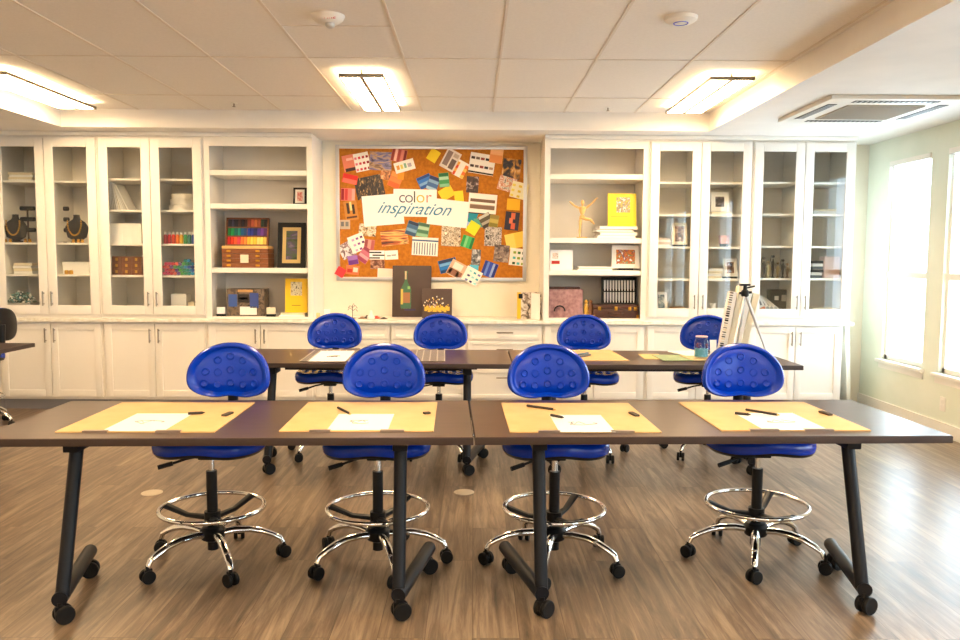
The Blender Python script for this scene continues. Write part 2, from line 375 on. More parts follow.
mb = MB(); mb.bx(XX, XE[3]+.03, C-.03, BW-.004, ZCT-.03, ZCT-.001, M_count, bev=.004)
single('countertop', mb, 'pale stone worktop running along the whole cabinet wall', 'countertop')
mb = MB()
for a, b in ((XX, XA[3]-.002), (XE[0]+.002, XE[3])):
    mb.bx(a, b, C-.03, C+.004, ZS-.036, ZS-.002, M_trim, bev=.006)
struct('trim_3', mb)
CT = ZCT
# ---------------------------------------------------------------- small builders for goods on shelves
def span(px0, px1, py0, py1, Y):
    a = at(px0, py1, Y=Y); b = at(px1, py0, Y=Y); return a.x, b.x, a.z, b.z
def framed(px0, px1, py0, py1, Y, z, label, fm, mm, pic, cat='picture frame', name='framed_picture', lean=8, rz=0, fw=.14, group=None, mat_w=.16):
    x0, x1, za, zb = span(px0, px1, py0, py1, Y); w = x1-x0; h = zb-za
    t = thing(name, label, cat, ((x0+x1)/2, Y, z+.0005), rz, group)
    R = Matrix.Rotation(math.radians(-lean), 4, 'X')
    b = fw*min(w, h); mb = MB()
    mb.bx(-w/2, -w/2+b, 0, .018, 0, h, fm, R); mb.bx(w/2-b, w/2, 0, .018, 0, h, fm, R); mb.bx(-w/2+b, w/2-b, 0, .018, 0, b, fm, R); mb.bx(-w/2+b, w/2-b, 0, .018, h-b, h, fm, R)
    part('frame', mb, t)
    c = b + mat_w*min(w, h)
    mb = MB(); mb.bx(-w/2+b, w/2-b, .006, .016, b, h-b, mm, R); part('mount', mb, t)
    mb = MB(); mb.bx(-w/2+c, w/2-c, .004, .0065, c, h-c, pic, R); part('picture', mb, t)
    return t
def flat_stack(px0, px1, py0, py1, Y, z, n, m, label, cat='papers', name='paper_stack', d=.22, jit=.01):
    x0, x1, za, zb = span(px0, px1, py0, py1, Y); h = zb-za; mb = MB()
    for i in range(n):
        dx = random.uniform(-jit, jit); mm = m[i % len(m)] if isinstance(m, list) else m
        mb.bx(x0+dx, x1+dx, Y, Y+d, z+.0005+h*i/n, z+.0005+h*(i+.9)/n, mm)
    return single(name, mb, label, cat)
def boxy(px0, px1, py0, py1, Y, z, m, label, name='box', cat='box', d=.12, lid=True, group=None, face=None):
    x0, x1, za, zb = span(px0, px1, py0, py1, Y); h = zb-za
    t = thing(name, label, cat, ((x0+x1)/2, Y+d/2, z+.0005), 0, group); w = x1-x0
    mb = MB(); mb.bx(-w/2, w/2, -d/2, d/2, 0, h*(.78 if lid else 1), m, bev=.002); part('body', mb, t)
    if lid: mb = MB(); mb.bx(-w/2-.002, w/2+.002, -d/2-.002, d/2+.002, h*.78, h, m, bev=.002); part('lid', mb, t)
    if face:
        mb = MB()
        for (u0, v0, u1, v1, fm) in face: mb.bx(-w/2+w*u0, -w/2+w*u1, -d/2-.0035, -d/2-.0005, h*v0, h*v1, fm)
        part('printed_front', mb, t)
    return t
def book(px0, px1, py0, py1, Y, z, cover, label, art=None, lean=8, th=.02, rz=0, name='book', cat='book', group=None):
    x0, x1, za, zb = span(px0, px1, py0, py1, Y); w = x1-x0; h = zb-za
    t = thing(name, label, cat, ((x0+x1)/2, Y, z+.0005), rz, group); R = Matrix.Rotation(math.radians(-lean), 4, 'X')
    mb = MB(); mb.bx(-w/2, w/2, 0, .002, 0, h, cover, R); mb.bx(-w/2, w/2, th-.002, th, 0, h, cover, R); mb.bx(-w/2, -w/2+.003, .002, th-.002, 0, h, cover, R); part('cover', mb, t)
    mb = MB(); mb.bx(-w/2+.003, w/2-.003, .002, th-.002, .003, h-.003, M_paper, R); part('pages', mb, t)
    if art:
        for k, (u0, v0, u1, v1, m) in enumerate(art):
            mb = MB(); mb.bx(-w/2+w*u0, -w/2+w*u1, -.0012, -.0002, h*v0, h*v1, m, R); part(('cover_print', 'title_line')[k], mb, t)
    return t
# shelf z lookups
def sz(py, pxm): return Z_(py, pxm)
A1, A2, A3 = (sz(v, 50) for v in (180, 242.5, 274.5)); B1_, B2_, B3_, B4_ = (sz(v, 150) for v in (178, 209.5, 243.5, 275.5))
C1_, C2_, C3_ = (sz(v, 260) for v in (170, 203.5, 268)); D1_, D2_, D3_ = (sz(v, 596) for v in (174, 238, 270.5))
E1_, E2_, E3_, E4_ = (sz(v, 700) for v in (181.5, 214, 246.5, 279)); F1_, F2_, F3_, F4_ = (sz(v, 803) for v in (181.5, 213.5, 246, 278.5))
LO = ZCT+.02
YS = C+.16
cream = mat((236,224,196), .6); tan = mat((196,150,92), .6); teal = mat((70,130,130), .5)
# -- cabinet A
flat_stack(9, 32, 170, 179, YS, A1, 4, [M_paper, cream], 'stack of white papers on the top shelf above the left necklace bust', d=.2)
def bust(px, z, label):
    p = at(px, 230, Y=YS); t = thing('necklace_bust', label, 'jewellery display', (p.x, YS, z+.0005), 0, 'black velvet necklace busts')
    mb = MB(); mb.lathe([(.001,0),(.05,0),(.055,.006),(.055,.012),(.03,.02)], M_velvet)
    prof = [(.03,.018),(.085,.05),(.098,.10),(.105,.145),(.075,.19),(.035,.215),(.028,.24),(.030,.256),(.001,.258)]
    mb.lathe(prof, M_velvet, M=Matrix.Diagonal((1,.5,1,1))); part('bust', mb, t)
    mb = MB()
    for i in range(19):
        a = PI*(-.05+1.1*i/18); x = .062*math.cos(a); zz = .178-.11*math.sin(a)
        rr = .5*(.105 if zz > .1 else .09); yy = -math.sqrt(max(.0004, rr*rr*(1-min(1,(x/.105)**2))))-.004
        mb.sph((x, yy, zz), .0085, M_gold, 8)
    part('necklace', mb, t, label='gold bead necklace'); return t
bust(16, A2, 'black velvet bust wearing a gold bead necklace behind the leftmost glass door'); bust(77, A2, 'black velvet bust with gold beads behind the second glass door from left')
for px, lab in ((5, 'small gold trinket left of the leftmost necklace bust'), (10, 'small gold trinket in front of the leftmost necklace bust')):
    p = at(px, 230, Y=YS-.05); mb = MB(); mb.lathe([(.012,0),(.016,.01),(.01,.022),(.014,.03),(.001,.034)], M_gold, (p.x, p.y, A2+.0005), 12); single('trinket', mb, lab, 'trinket', 'small gold trinkets by the busts')
for px in (25, 29.5, 73, 78, 82):
    p = at(px, 230, Y=YS-.09); mb = MB(); mb.lathe([(.012,0),(.016,.01),(.01,.022),(.014,.03),(.001,.034)], M_gold, (p.x, p.y, A2+.0005), 12); single('trinket', mb, 'small gold trinket standing in the row before the necklace busts', 'trinket', 'gold trinkets beside the busts')
for a, b, l in ((24, 32, 'behind the leftmost bust'), (55, 66, 'left of the second bust')):
    x0, x1, _, _ = span(a, b, 206, 240, C+.3); t = thing('bracelet_stand', 'dark bracelet display bars '+l, 'jewellery stand', ((x0+x1)/2, C+.3, A2+.0005), 0, 'dark bracelet bars')
    mb = MB(); mb.bx(-.04, .04, -.03, .03, 0, .01, M_dkbrown); mb.cyl((0,0,.01), (0,0,.33), .008, M_dkbrown); part('stand', mb, t)
    for k, z in enumerate((.12, .22, .32)):
        mb = MB(); mb.cyl((-(x1-x0)/2-.02, 0, z), ((x1-x0)/2+.02, 0, z), .02, M_velvet); part('bar', mb, t)
flat_stack(14, 32, 263, 274, YS, A3, 4, [M_paper, cream], 'loose pile of white cards on the shelf below the leftmost bust', d=.2)
boxy(63, 89, 262, 274, YS+.03, A3, M_paper, 'flat white box on the shelf below the second bust', d=.2)
for px in (66.5, 71):
    p = at(px, 270, Y=YS-.03); mb = MB(); mb.lathe([(.016,0),(.018,.004),(.018,.03),(.014,.036),(.001,.037)], M_gold, (p.x, p.y, A3+.0005), 14); single('tin', mb, 'tiny gold tin in front of the flat white box', 'tin', 'tiny gold tins')
x0, x1, _, _ = span(7, 34, 285, 304, YS)
t = thing('bead_basket', 'clear tray heaped with teal and white glass beads on cabinet floor', 'basket', ((x0+x1)/2, YS+.02, LOG+.0005))
mb = MB(); w = (x1-x0)/2; mb.bx(-w, w, -.09, .09, 0, .01, M_silver); [mb.bx(a, b, c, d, .01, .05, M_silver) for a, b, c, d in ((-w,-w+.006,-.09,.09),(w-.006,w,-.09,.09),(-w,w,-.09,-.084),(-w,w,.084,.09))]; part('tray', mb, t)
mb = MB()
for i in range(230):
    a = random.uniform(-1, 1); b = random.uniform(-1, 1); hh = .03+.12*(1-a**4)*(1-.5*b*b)*math.sqrt(random.random())
    mb.sph((a*(w-.015), b*.07, hh), random.uniform(.007, .013), random.choice([teal, M_paper, mat((120,170,170), .3), mat((60,90,80), .4)]), 6)
o = part('beads', mb, t); o['kind'] = 'stuff'
# -- cabinet B
x0, x1, _, _ = span(109, 141, 182, 209, YS)
cols = [M_paper, mat((226,224,220), .6), mat((210,205,198), .6), M_paper, mat((235,228,214), .6)]
for i in range(9):
    mb = MB(); mb.box((.0025, 0, .13), (.005, .2, .26), cols[i % 5], Matrix.Translation((x0+.012+.02*i, YS+.1, B2_+.0006)) @ Matrix.Rotation(-math.radians(3.2*i), 4, 'Y'))
    single('sketchbook', mb, 'thin white sketchbook leaning in the tilted row behind the third glass door', 'sketchbook', 'leaning sketchbooks')
for a, b, l in ((110, 122, 'left'), (122.6, 131.5, 'middle'), (132, 141, 'right')):
    boxy(a, b, 223, 243, YS, B3_, M_paper, 'plain white box, %s one of three under the leaning sketchbooks' % l, lid=False, d=.2)
k = 0
for r in range(3):
    for c in range(3):
        a = 112+c*9.8; boxy(a, a+9.3, 269-6.2*r, 275.2-6.2*r, YS, B4_+.0565*r, M_brown, 'brown wooden box with brass clasp in the stacked boxes behind the third glass door', 'wooden_box', 'box', d=.1, lid=False, group='brown wooden boxes', face=[(.38,.3,.62,.75,M_gold)])
for k in range(3):
    p = at(182, 200, Y=YS+.08); z = B2_+.0005+.052*k; mb = MB(); R = .115-.008*k; mb.lathe([(R,0),(R+.003,.003),(R+.003,.036),(R+.006,.037),(R+.006,.05),(.001,.051)], M_cab, (p.x+.004*k, p.y+.01, z), 32)
    single('round_tin', mb, '%s round white tin in the stack above the paint bottles' % ('bottom', 'middle', 'top')[k], 'tin')
bc = [(220,90,90),(214,40,60),(230,60,40),(240,120,30),(240,180,40),(60,160,90),(30,120,110),(30,80,170)]
bn = ['pink','crimson','red','orange','yellow','green','dark green','blue']
for i, c in enumerate(bc):
    p = at(165.5+4.0*i, 238, Y=YS); t = thing('paint_bottle', '%s paint bottle with white cap in the row of eight' % bn[i], 'paint bottle', (p.x, p.y, B3_+.0005), 0, 'paint bottles')
    m = mat(c, .35); mb = MB(); mb.lathe([(.0155,0),(.017,.003),(.017,.074),(.010,.086)], m, seg=14); part('bottle', mb, t)
    mb = MB(); mb.lathe([(.010,.0865),(.010,.11),(.001,.111)], M_paper, seg=12); part('cap', mb, t)
mcn = [('pink',(222,70,120)),('red',(220,60,70)),('coral',(230,100,90)),('purple',(120,80,160)),('lime green',(90,170,80)),('green',(30,140,100)),('teal',(20,140,140)),('sky blue',(40,150,210)),('blue',(30,90,190)),('dark blue',(30,60,140))]
proto = {}
for r in range(5):
    for i in range(9):
        if r == 4 and i not in (6, 7): continue
        px = 165+3.5*i+(1.75 if r % 2 and i < 8 else 0); p = at(px, 265, Y=YS); n, c = mcn[min(9, max(0, i+(r % 3)-1))]; z = B4_+.0168+.0295*r
        if n in proto: o = proto[n].copy(); COL.objects.link(o); o.location = (p.x, proto[n].location.y, z-.0157)
        else:
            mb = MB(); mb.cyl((p.x, YS, z), (p.x, YS+.13, z), .0155, M_paper, seg=14); mb.cyl((p.x, YS-.02, z), (p.x, YS, z), .0157, mat(c, .35), seg=14)
            o = single('marker', mb, '%s-capped marker lying in the honeycomb stack of markers' % n, 'marker', '%s markers in the stack' % n); proto[n] = o
boxy(171, 186, 291, 305.5, YS, LOG, M_paper, 'white square box on the cabinet floor below the markers', lid=False, d=.12); boxy(188, 194, 299, 305.5, YS+.02, LOG, cream, 'tiny cream box right of the white square box', d=.06)
# -- open unit C
framed(293, 306, 186, 203.5, YS, C2_, 'small black-framed picture on the upper shelf left of the pinboard', M_black, M_paper, picture('pic_a', [(240,230,220),(200,90,90),(240,238,230)], 30, 1))
Y1 = C+.08
x0, x1, _, _ = span(222, 268, 249, 268, Y1); w = (x1-x0)/2; zt = C3_+.0005
for k in range(4):
    t = thing('wooden_tray_box', 'brown wooden tray box with gold knobs, %s in the stack under the pastels' % ('bottom', 'second', 'third', 'top')[k], 'box', ((x0+x1)/2, Y1+.1, zt+.0435*k))
    mb = MB(); mb.bx(-w, w, -.1, .12, 0, .042, M_brown, bev=.003); part('body', mb, t)
    for s in (-.7, .55): mb = MB(); mb.bx(w*s-.018, w*s+.018, -.108, -.1005, .012, .03, M_gold, bev=.002); part('clasp', mb, t)
mb = MB(); mb.bx((x0+x1)/2-.04, (x0+x1)/2+.035, Y1-.012, Y1-.0085, zt+.045, zt+.12, cream); single('label_card', mb, 'blank cream card leaning on the stacked wooden tray boxes', 'card')
zb = zt+.174
t = thing('pastel_box', 'open wooden pastel set with rainbow sticks standing on the tray boxes', 'pastel set', ((x0+x1)/2, Y1+.1, zb+.0005))
mb = MB(); mb.bx(-w, w, -.1, .11, 0, .025, M_birch, bev=.003); part('base', mb, t)
w2 = w*.93; R = Matrix.Translation((-.01, .0, .026)) @ Matrix.Rotation(math.radians(-12), 4, 'X'); hh = .265
mb = MB(); mb.bx(-w2, w2, .012, .03, 0, hh, M_dkbrown, R); mb.bx(-w2, -w2+.012, -.012, .012, 0, hh, M_brown, R); mb.bx(w2-.012, w2, -.012, .012, 0, hh, M_brown, R); mb.bx(-w2+.012, w2-.012, -.012, .012, hh-.012, hh, M_brown, R); mb.bx(-w2+.012, w2-.012, -.012, .012, 0, .012, M_brown, R)
mb.bx(-.006, .006, -.004, .012, .012, hh-.012, M_brown, R); mb.bx(-w2+.012, w2-.012, -.004, .012, .088, .096, M_brown, R); mb.bx(-w2+.012, w2-.012, -.004, .012, .172, .18, M_brown, R); part('lid', mb, t)
rows = [[(200,40,40),(226,60,40),(236,100,60),(220,70,90),(235,120,60),(236,140,60),(240,190,60),(245,210,90),(240,200,70),(235,215,130),(240,220,110),(225,190,90)],
        [(30,120,60),(20,150,80),(20,110,100),(30,140,120),(20,90,140),(30,70,120),(30,60,160),(40,50,140),(30,40,100),(80,60,150),(120,70,160),(90,50,110)],
        [(60,60,70),(70,70,90),(50,50,60),(80,60,60),(40,40,50),(60,40,40),(150,70,50),(200,100,70),(210,120,70),(170,90,60),(40,60,50),(30,30,30)]]
for r in range(3):
    for i in range(12):
        X = -w2+.03+(2*w2-.06)*i/11; mb = MB(); mb.bx(X-.0125, X+.0125, -.006, .011, .014+.084*r, .014+.084*r+.068, mat(rows[r][i], .8), R); part('pastel_stick', mb, t)
framed(277, 304.5, 222, 268, Y1+.06, C3_, 'large black-framed dark landscape with gold mount, right of the pastels', M_black, M_gold if False else mat((196,170,110), .4), picture('pic_b', [(30,40,30),(60,80,50),(70,60,90),(120,110,130)], 9, 3, (1,1,3)), lean=9, fw=.17, mat_w=.13)
x0, x1, _, _ = span(225, 262, 288, 314, Y1)
boxy(227, 264, 289, 316, Y1+.02, LO, picture('pic_c', [(70,60,50),(130,110,90),(90,80,70),(60,50,50)], 22, 2), 'grey and brown craft kit box on the lowest open shelf', lid=False, d=.18, face=[(.05,.35,.28,.8,mat((60,90,160), .4)),(.62,.3,.85,.85,mat((60,80,150), .4)),(.35,.05,.8,.35,M_paper),(.3,.5,.6,.8,mat((40,34,32), .4)),(.34,.62,.56,.68,M_paper),(.3,.88,.7,.97,tan)])
def block_on_stand(px, py0, py1, w, z, m, label, Y=C+.06, name='place_card', cat='card'):
    p = at(px, py1, Y=Y); t = thing(name, label, cat, (p.x, Y, z+.0005)); mb = MB(); mb.bx(-w/2, w/2, -.02, .03, 0, .022, M_black, bev=.003); part('stand', mb, t)
    mb = MB(); mb.bx(-w/2, w/2, -.004, .01, .0225, .085, m, bev=.002); part('card', mb, t); return t
block_on_stand(221, 0, 314, .075, LO, M_paper, 'small white block on black stand at left end of the low shelf')
block_on_stand(271, 0, 314, .08, LO, cream, 'small cream block on black stand between kit box and yellow book')
flat_stack(280, 305, 313, 316.5, Y1, LO, 2, [M_paper, cream], 'thin white booklets lying under the yellow book', d=.16)
book(285, 307, 278, 312, Y1+.05, LO+.033, mat((244,200,20), .45), 'yellow book standing on white booklets, left of the pinboard', [(.25,.5,.75,.9,picture('pic_d', [(60,50,30),(230,220,190),(150,130,70)], 40, 4)),(.3,.2,.7,.22,mat((150,120,20), .5))], lean=5)
# -- open unit D
def mannequin(px, z):
    p = at(px, 230, Y=YS); t = thing('artist_mannequin', 'pale wooden jointed mannequin dancing with both arms raised', 'mannequin', (p.x, p.y, z+.0005)); m = M_birch
    mb = MB(); mb.lathe([(.05,0),(.05,.012),(.001,.014)], m); mb.cyl((0,.02,.01), (.0,.01,.19), .003, M_nickel); part('base', mb, t)
    def limb(nm, pts, rs):
        mb = MB()
        for a, b, r1, r2 in zip(pts, pts[1:], rs, rs[1:]): mb.tube([a, Vector(a).lerp(Vector(b), .3), b], [r1*.7, r1, r2*.75], m, 12)
        for q, r in zip(pts, rs): mb.sph(q, r*.85, m, 10)
        return part(nm, mb, t)
    mb = MB(); mb.lathe([(.014,.175),(.026,.185),(.026,.2),(.016,.215)], m); mb.lathe([(.014,.217),(.024,.24),(.034,.275),(.03,.288),(.009,.293),(.008,.305)], m); part('torso', mb, t)
    mb = MB(); mb.sph((0,-.003,.327), (.017,.019,.026), m, 16); part('head', mb, t)
    limb('arm', [(-.036,0,.28), (-.075,0,.30), (-.115,0,.335)], [.011,.01,.008]); limb('arm', [(.036,0,.28), (.085,0,.32), (.135,0,.37)], [.011,.01,.008])
    limb('leg', [(-.015,0,.18), (-.02,-.01,.10), (-.022,0,.02)], [.016,.013,.009]); limb('leg', [(.016,0,.18), (.075,-.02,.17), (.11,0,.135)], [.016,.013,.009])
mannequin(582, D2_)
for k, (c, a, b) in enumerate((((228,220,205), 597, 636), ((240,236,228), 600, 638), ((150,140,120), 596, 633), ((238,232,222), 599, 638))):
    x0, x1, _, _ = span(a, b, 230, 238, Y1); mb = MB(); m = mat(c, .5); z = D2_+.0005+.0275*k
    mb.bx(x0, x1, Y1, Y1+.24, z, z+.004, m); mb.bx(x0+.004, x1-.004, Y1+.004, Y1+.236, z+.004, z+.022, M_paper); mb.bx(x0, x1, Y1, Y1+.24, z+.022, z+.0265, m)
    single('book', mb, 'book with %s cover lying %s in the pile under the yellow book' % (('cream', 'white', 'grey-brown', 'pale')[k], ('at the bottom', 'second', 'third', 'on top')[k]), 'book')
book(608, 637, 193, 226.5, Y1+.08, D2_+.111, mat((246,214,20), .45), 'yellow book propped upright on the pile of books by the mannequin', [(.3,.42,.78,.88,picture('pic_e', [(240,236,220),(120,110,90),(230,200,60)], 42, 5)),(.1,.28,.7,.3,mat((200,160,20), .5))], lean=7)
boxy(550, 573, 250, 270, Y1+.05, D3_, M_paper, 'white boxed kit with red stripe on the middle open shelf', lid=False, d=.08, face=[(.06,.3,.42,.46,mat((190,50,40), .5)),(.1,.56,.35,.85,picture('pic_f', [(120,70,40),(240,230,220),(200,120,50)], 50, 6))])
flat_stack(578, 612, 267, 270.5, Y1, D3_, 3, [M_paper, cream], 'flat white papers between the white kit and fruit card', d=.18)
t = framed(612, 640, 245, 268, Y1+.07, D3_+.02, 'white card with a painting of dark fruit on a small easel', M_paper, M_paper, picture('pic_g', [(250,246,240),(90,40,60),(220,120,40),(60,110,50),(250,246,240)], 26, 7), name='fruit_card', cat='card', fw=.05, mat_w=.14)
mb = MB(); mb.bx(-.07, .07, -.02, .05, -.0195, 0, M_black); part('easel_foot', mb, t)
t = boxy(549, 583, 289, 317, Y1+.03, LO, noisy('dusty_pink', (140,100,102), (176,134,132), 30, .4), 'dusty pink plastic carrying case on the lowest shelf', 'carrying_case', 'case', d=.12, lid=False)
mb = MB(); mb.bx(-.15, .13, -.05, .05, .262, .285, M_dkbrown, bev=.004); part('handle_bar', mb, t)
mb = MB(); mb.tube([(-.06+.05*math.cos(a), -.075, .06+.05*math.sin(a)) for a in [PI*i/10 for i in range(11)]], .006, M_black); part('loop_handle', mb, t)
for k, (px, c) in enumerate(((586, (190,150,60)), (590.5, (120,80,50)))):
    p = at(px, 310, Y=Y1+.05); mb = MB(); mb.lathe([(.02,0),(.026,.02),(.018,.06),(.022,.09),(.012,.13),(.02,.15),(.001,.17)], mat(c, .4), (p.x, p.y, LO+.0005)); single('figurine', mb, '%s lumpy figurine between pink case and suitcase' % ('yellow', 'brown')[k], 'figurine')
x0, x1, _, _ = span(594, 640, 300, 317, Y1); w = (x1-x0)/2; xm = (x0+x1)/2-.01
t = thing('suitcase', 'dark brown leather art suitcase with brass fittings on lowest shelf', 'suitcase', (xm, Y1+.1, LO+.0005))
mb = MB(); mb.bx(-w, w, -.1, .12, 0, .085, M_dkbrown, bev=.01); part('body', mb, t); mb = MB(); mb.bx(-w, w, -.1, .12, .087, .125, M_dkbrown, bev=.01); part('lid', mb, t)
for X in (-w*.72, -.0, w*.6, w*.85): mb = MB(); mb.bx(X-.014, X+.014, -.108, -.1005, .07, .105, M_gold, bev=.003); part('clasp', mb, t)
for s in (-1, 1):
    mb = MB(); mb.bx(s*w-.02 if s > 0 else -w-.002, w+.002 if s > 0 else -w+.02, -.104, -.1005, 0, .03, M_gold); part('corner_guard', mb, t)
mb = MB(); mb.tube([(-.06, -.106, .05), (-.055, -.13, .045), (0, -.138, .04), (.055, -.13, .045), (.06, -.106, .05)], .007, M_dkbrown); part('handle', mb, t)
x0, x1, _, _ = span(603, 639, 277, 302, Y1+.05); w = (x1-x0)/2
t = thing('paint_tube_set', 'black case with two rows of silver paint tubes standing on suitcase', 'paint set', ((x0+x1)/2-.006, Y1+.1, LO+.127)); R = Matrix.Rotation(math.radians(-6), 4, 'X')
mb = MB(); mb.bx(-w, w, 0, .02, 0, .25, M_black, R, bev=.003); part('case', mb, t)
for r in range(2):
    for i in range(11):
        X = -w+.03+(2*w-.06)*i/10; mb = MB(); mb.cyl((X, -.007, .03+.11*r), (X, -.007, .11+.11*r), .0085, M_silver, seg=10, M=R); mb.cyl((X, -.007, .012+.11*r), (X, -.007, .03+.11*r), .005, M_paper, seg=8, M=R); part('paint_tube', mb, t)
# -- cabinet E
P = lambda n, s, cs=((60,50,50),(150,110,90),(220,200,180)): picture(n, list(cs), 24, s)
framed(672, 688, 221, 243, YS, E3_+.018, 'cream picture frame of a group photo behind the fifth glass door', cream, cream, P('pic_h', 8), fw=.16, mat_w=.05)
flat_stack(657, 670, 237, 246, YS, E3_, 4, [M_paper, mat((232,210,196), .6)], 'small stack of pale papers left of the cream group photo', d=.18)
mb = MB(); a_ = span(672, 688, 243, 246, YS); mb.bx(a_[0]+.01, a_[1]-.01, YS-.02, YS+.05, E3_+.0005, E3_+.018, M_black); single('frame_riser', mb, 'low black stand carrying the cream group photo', 'stand')
framed(656, 668, 289, 308, YS+.02, LOG, 'white-framed photo leaning in the bottom of the fifth glass-door bay', M_paper, M_paper, P('pic_i', 9, ((60,80,100),(120,140,150),(220,220,220))), lean=12, fw=.14, mat_w=.08)
p = at(679, 305, Y=YS); mb = MB(); mb.lathe([(.04,0),(.06,.012),(.075,.035),(.07,.034),(.001,.015)], tan, (p.x, YS+.06, LOG+.0005)); single('bowl', mb, 'shallow tan bowl on the cabinet floor beside the leaning photo', 'bowl')
framed(711, 730, 188, 208, YS+.03, E2_+.034, 'white-framed dark photo on the upper shelf behind sixth glass door', M_paper, M_paper, P('pic_j', 10, ((40,36,36),(90,80,80),(180,170,170))), fw=.12, mat_w=.14)
flat_stack(711, 733, 211, 214, YS, E2_, 2, [M_paper, cream], 'thin white papers under the white-framed dark photo', d=.2)
boxy(721, 729, 235, 243, YS, E3_+.03, mat((222,170,170), .6), 'small pale pink box on the shelf behind the sixth glass door', lid=True, d=.07)
a_ = span(721, 729, 243, 246, YS); mb = MB(); mb.bx(a_[0]+.005, a_[1]-.005, YS+.005, YS+.06, E3_+.0005, E3_+.029, M_black); single('box_riser', mb, 'small black stand beneath the pale pink box', 'stand')
framed(724, 739, 258, 276, YS+.04, E4_+.02, 'small white-framed photo above the easel behind sixth glass door', M_paper, M_paper, P('pic_k', 11), rz=.2, fw=.14, mat_w=.1)
a_ = span(724, 739, 276, 279, YS); mb = MB(); mb.bx(a_[0]+.01, a_[1]-.01, YS+.02, YS+.09, E4_+.0005, E4_+.019, M_black); single('photo_riser', mb, 'low black stand below the small white-framed photo over the easel', 'stand')
flat_stack(708, 722, 269, 279, YS, E4_, 4, [cream, M_paper], 'cream papers stacked left of the small white-framed photo', d=.18)
p = at(713, 305, Y=YS); mb = MB(); mb.lathe([(.022,0),(.027,.004),(.03,.075),(.027,.074),(.024,.01),(.001,.008)], M_paper, (p.x, YS, LOG+.0005)); single('cup', mb, 'white paper cup on the cabinet floor behind the easel', 'cup')
# -- cabinet F
for i, px in enumerate((764, 768.5, 773, 778, 783, 787.5)):
    p = at(px, 265, Y=YS+.03*(i % 2)); hh = (.2,.16,.22,.15,.18,.14)[i]; z = F4_+.0005
    cc = [(60,56,54),(196,180,140),(40,38,38),(150,130,90),(70,66,64),(110,90,70)][i]; m = mat(cc, .35)
    t = thing('figurine', '%s slim figurine, %s from left in the row behind seventh glass door' % (('dark grey','ivory','black','bronze','grey','brown')[i], ('first','second','third','fourth','fifth','sixth')[i]), 'figurine', (p.x, p.y, z))
    mb = MB(); mb.lathe([(.016,0),(.018,.006),(.008,.014)], m); part('base', mb, t)
    mb = MB(); mb.lathe([(.005,.0135),(.012,hh*.35),(.017,hh*.6),(.006,hh*.75),(.005,hh*.8)], m); mb.sph((0,0,hh*.9), .013, m, 10)
    mb.tube([(-.014,0,hh*.62),(-.026,0,hh*.75),(-.016,0,hh*.95)], .0035, m); mb.tube([(.014,0,hh*.62),(.026,0,hh*.55),(.02,-.01,hh*.4)], .0035, m); part('figure', mb, t)
for i in range(4):
    p = at(764+5.2*i, 305, Y=YS); R = Matrix.Translation((p.x, YS+.02*i, LOG+.004)) @ Matrix.Rotation(math.radians(-22-9*i), 4, 'Y') @ Matrix.Rotation(math.radians(-10), 4, 'X')
    mb = MB(); mb.bx(-.028, .028, 0, .006, 0, .155, M_paper, R); mb.bx(-.024, .024, -.001, 0, .012, .04, mat((214,110,50) if i == 0 else (170,180,190), .5), R); mb.bx(-.008, .008, -.001, 0, .06, .13, mat((90,90,100), .5), R)
    single('postcard', mb, 'white postcard leaning, %s from left in the fan behind seventh glass door' % ('first','second','third','fourth')[i], 'postcard')
boxy(770, 791, 288, 309, YS+.13, LOG, mat((60,54,52), .4), 'dark box with pale labels behind the fanned postcards', lid=False, d=.1, face=[(.2,.5,.4,.7,M_paper),(.55,.45,.85,.75,mat((190,180,170), .5))])
flat_stack(814, 836, 208, 213.5, YS, F2_, 3, [M_paper, M_paper, cream], 'white papers on the upper shelf behind the rightmost glass door', d=.2)
boxy(824, 840, 257, 278.5, YS, F4_, mat((226,196,190), .6), 'pale pink upright box behind the rightmost glass door', lid=False, d=.12)
flat_stack(812, 823, 261, 278.5, YS+.02, F4_, 6, [mat((90,100,110), .5), M_paper, mat((60,60,66), .5)], 'stack of dark and white notebooks left of the pale pink box', 'notebooks', 'notebook_stack', d=.14)
flat_stack(813, 838, 303.5, 307.5, YS, LOG, 2, [M_paper, cream], 'flat white sheets on the floor of the rightmost cabinet', d=.18)
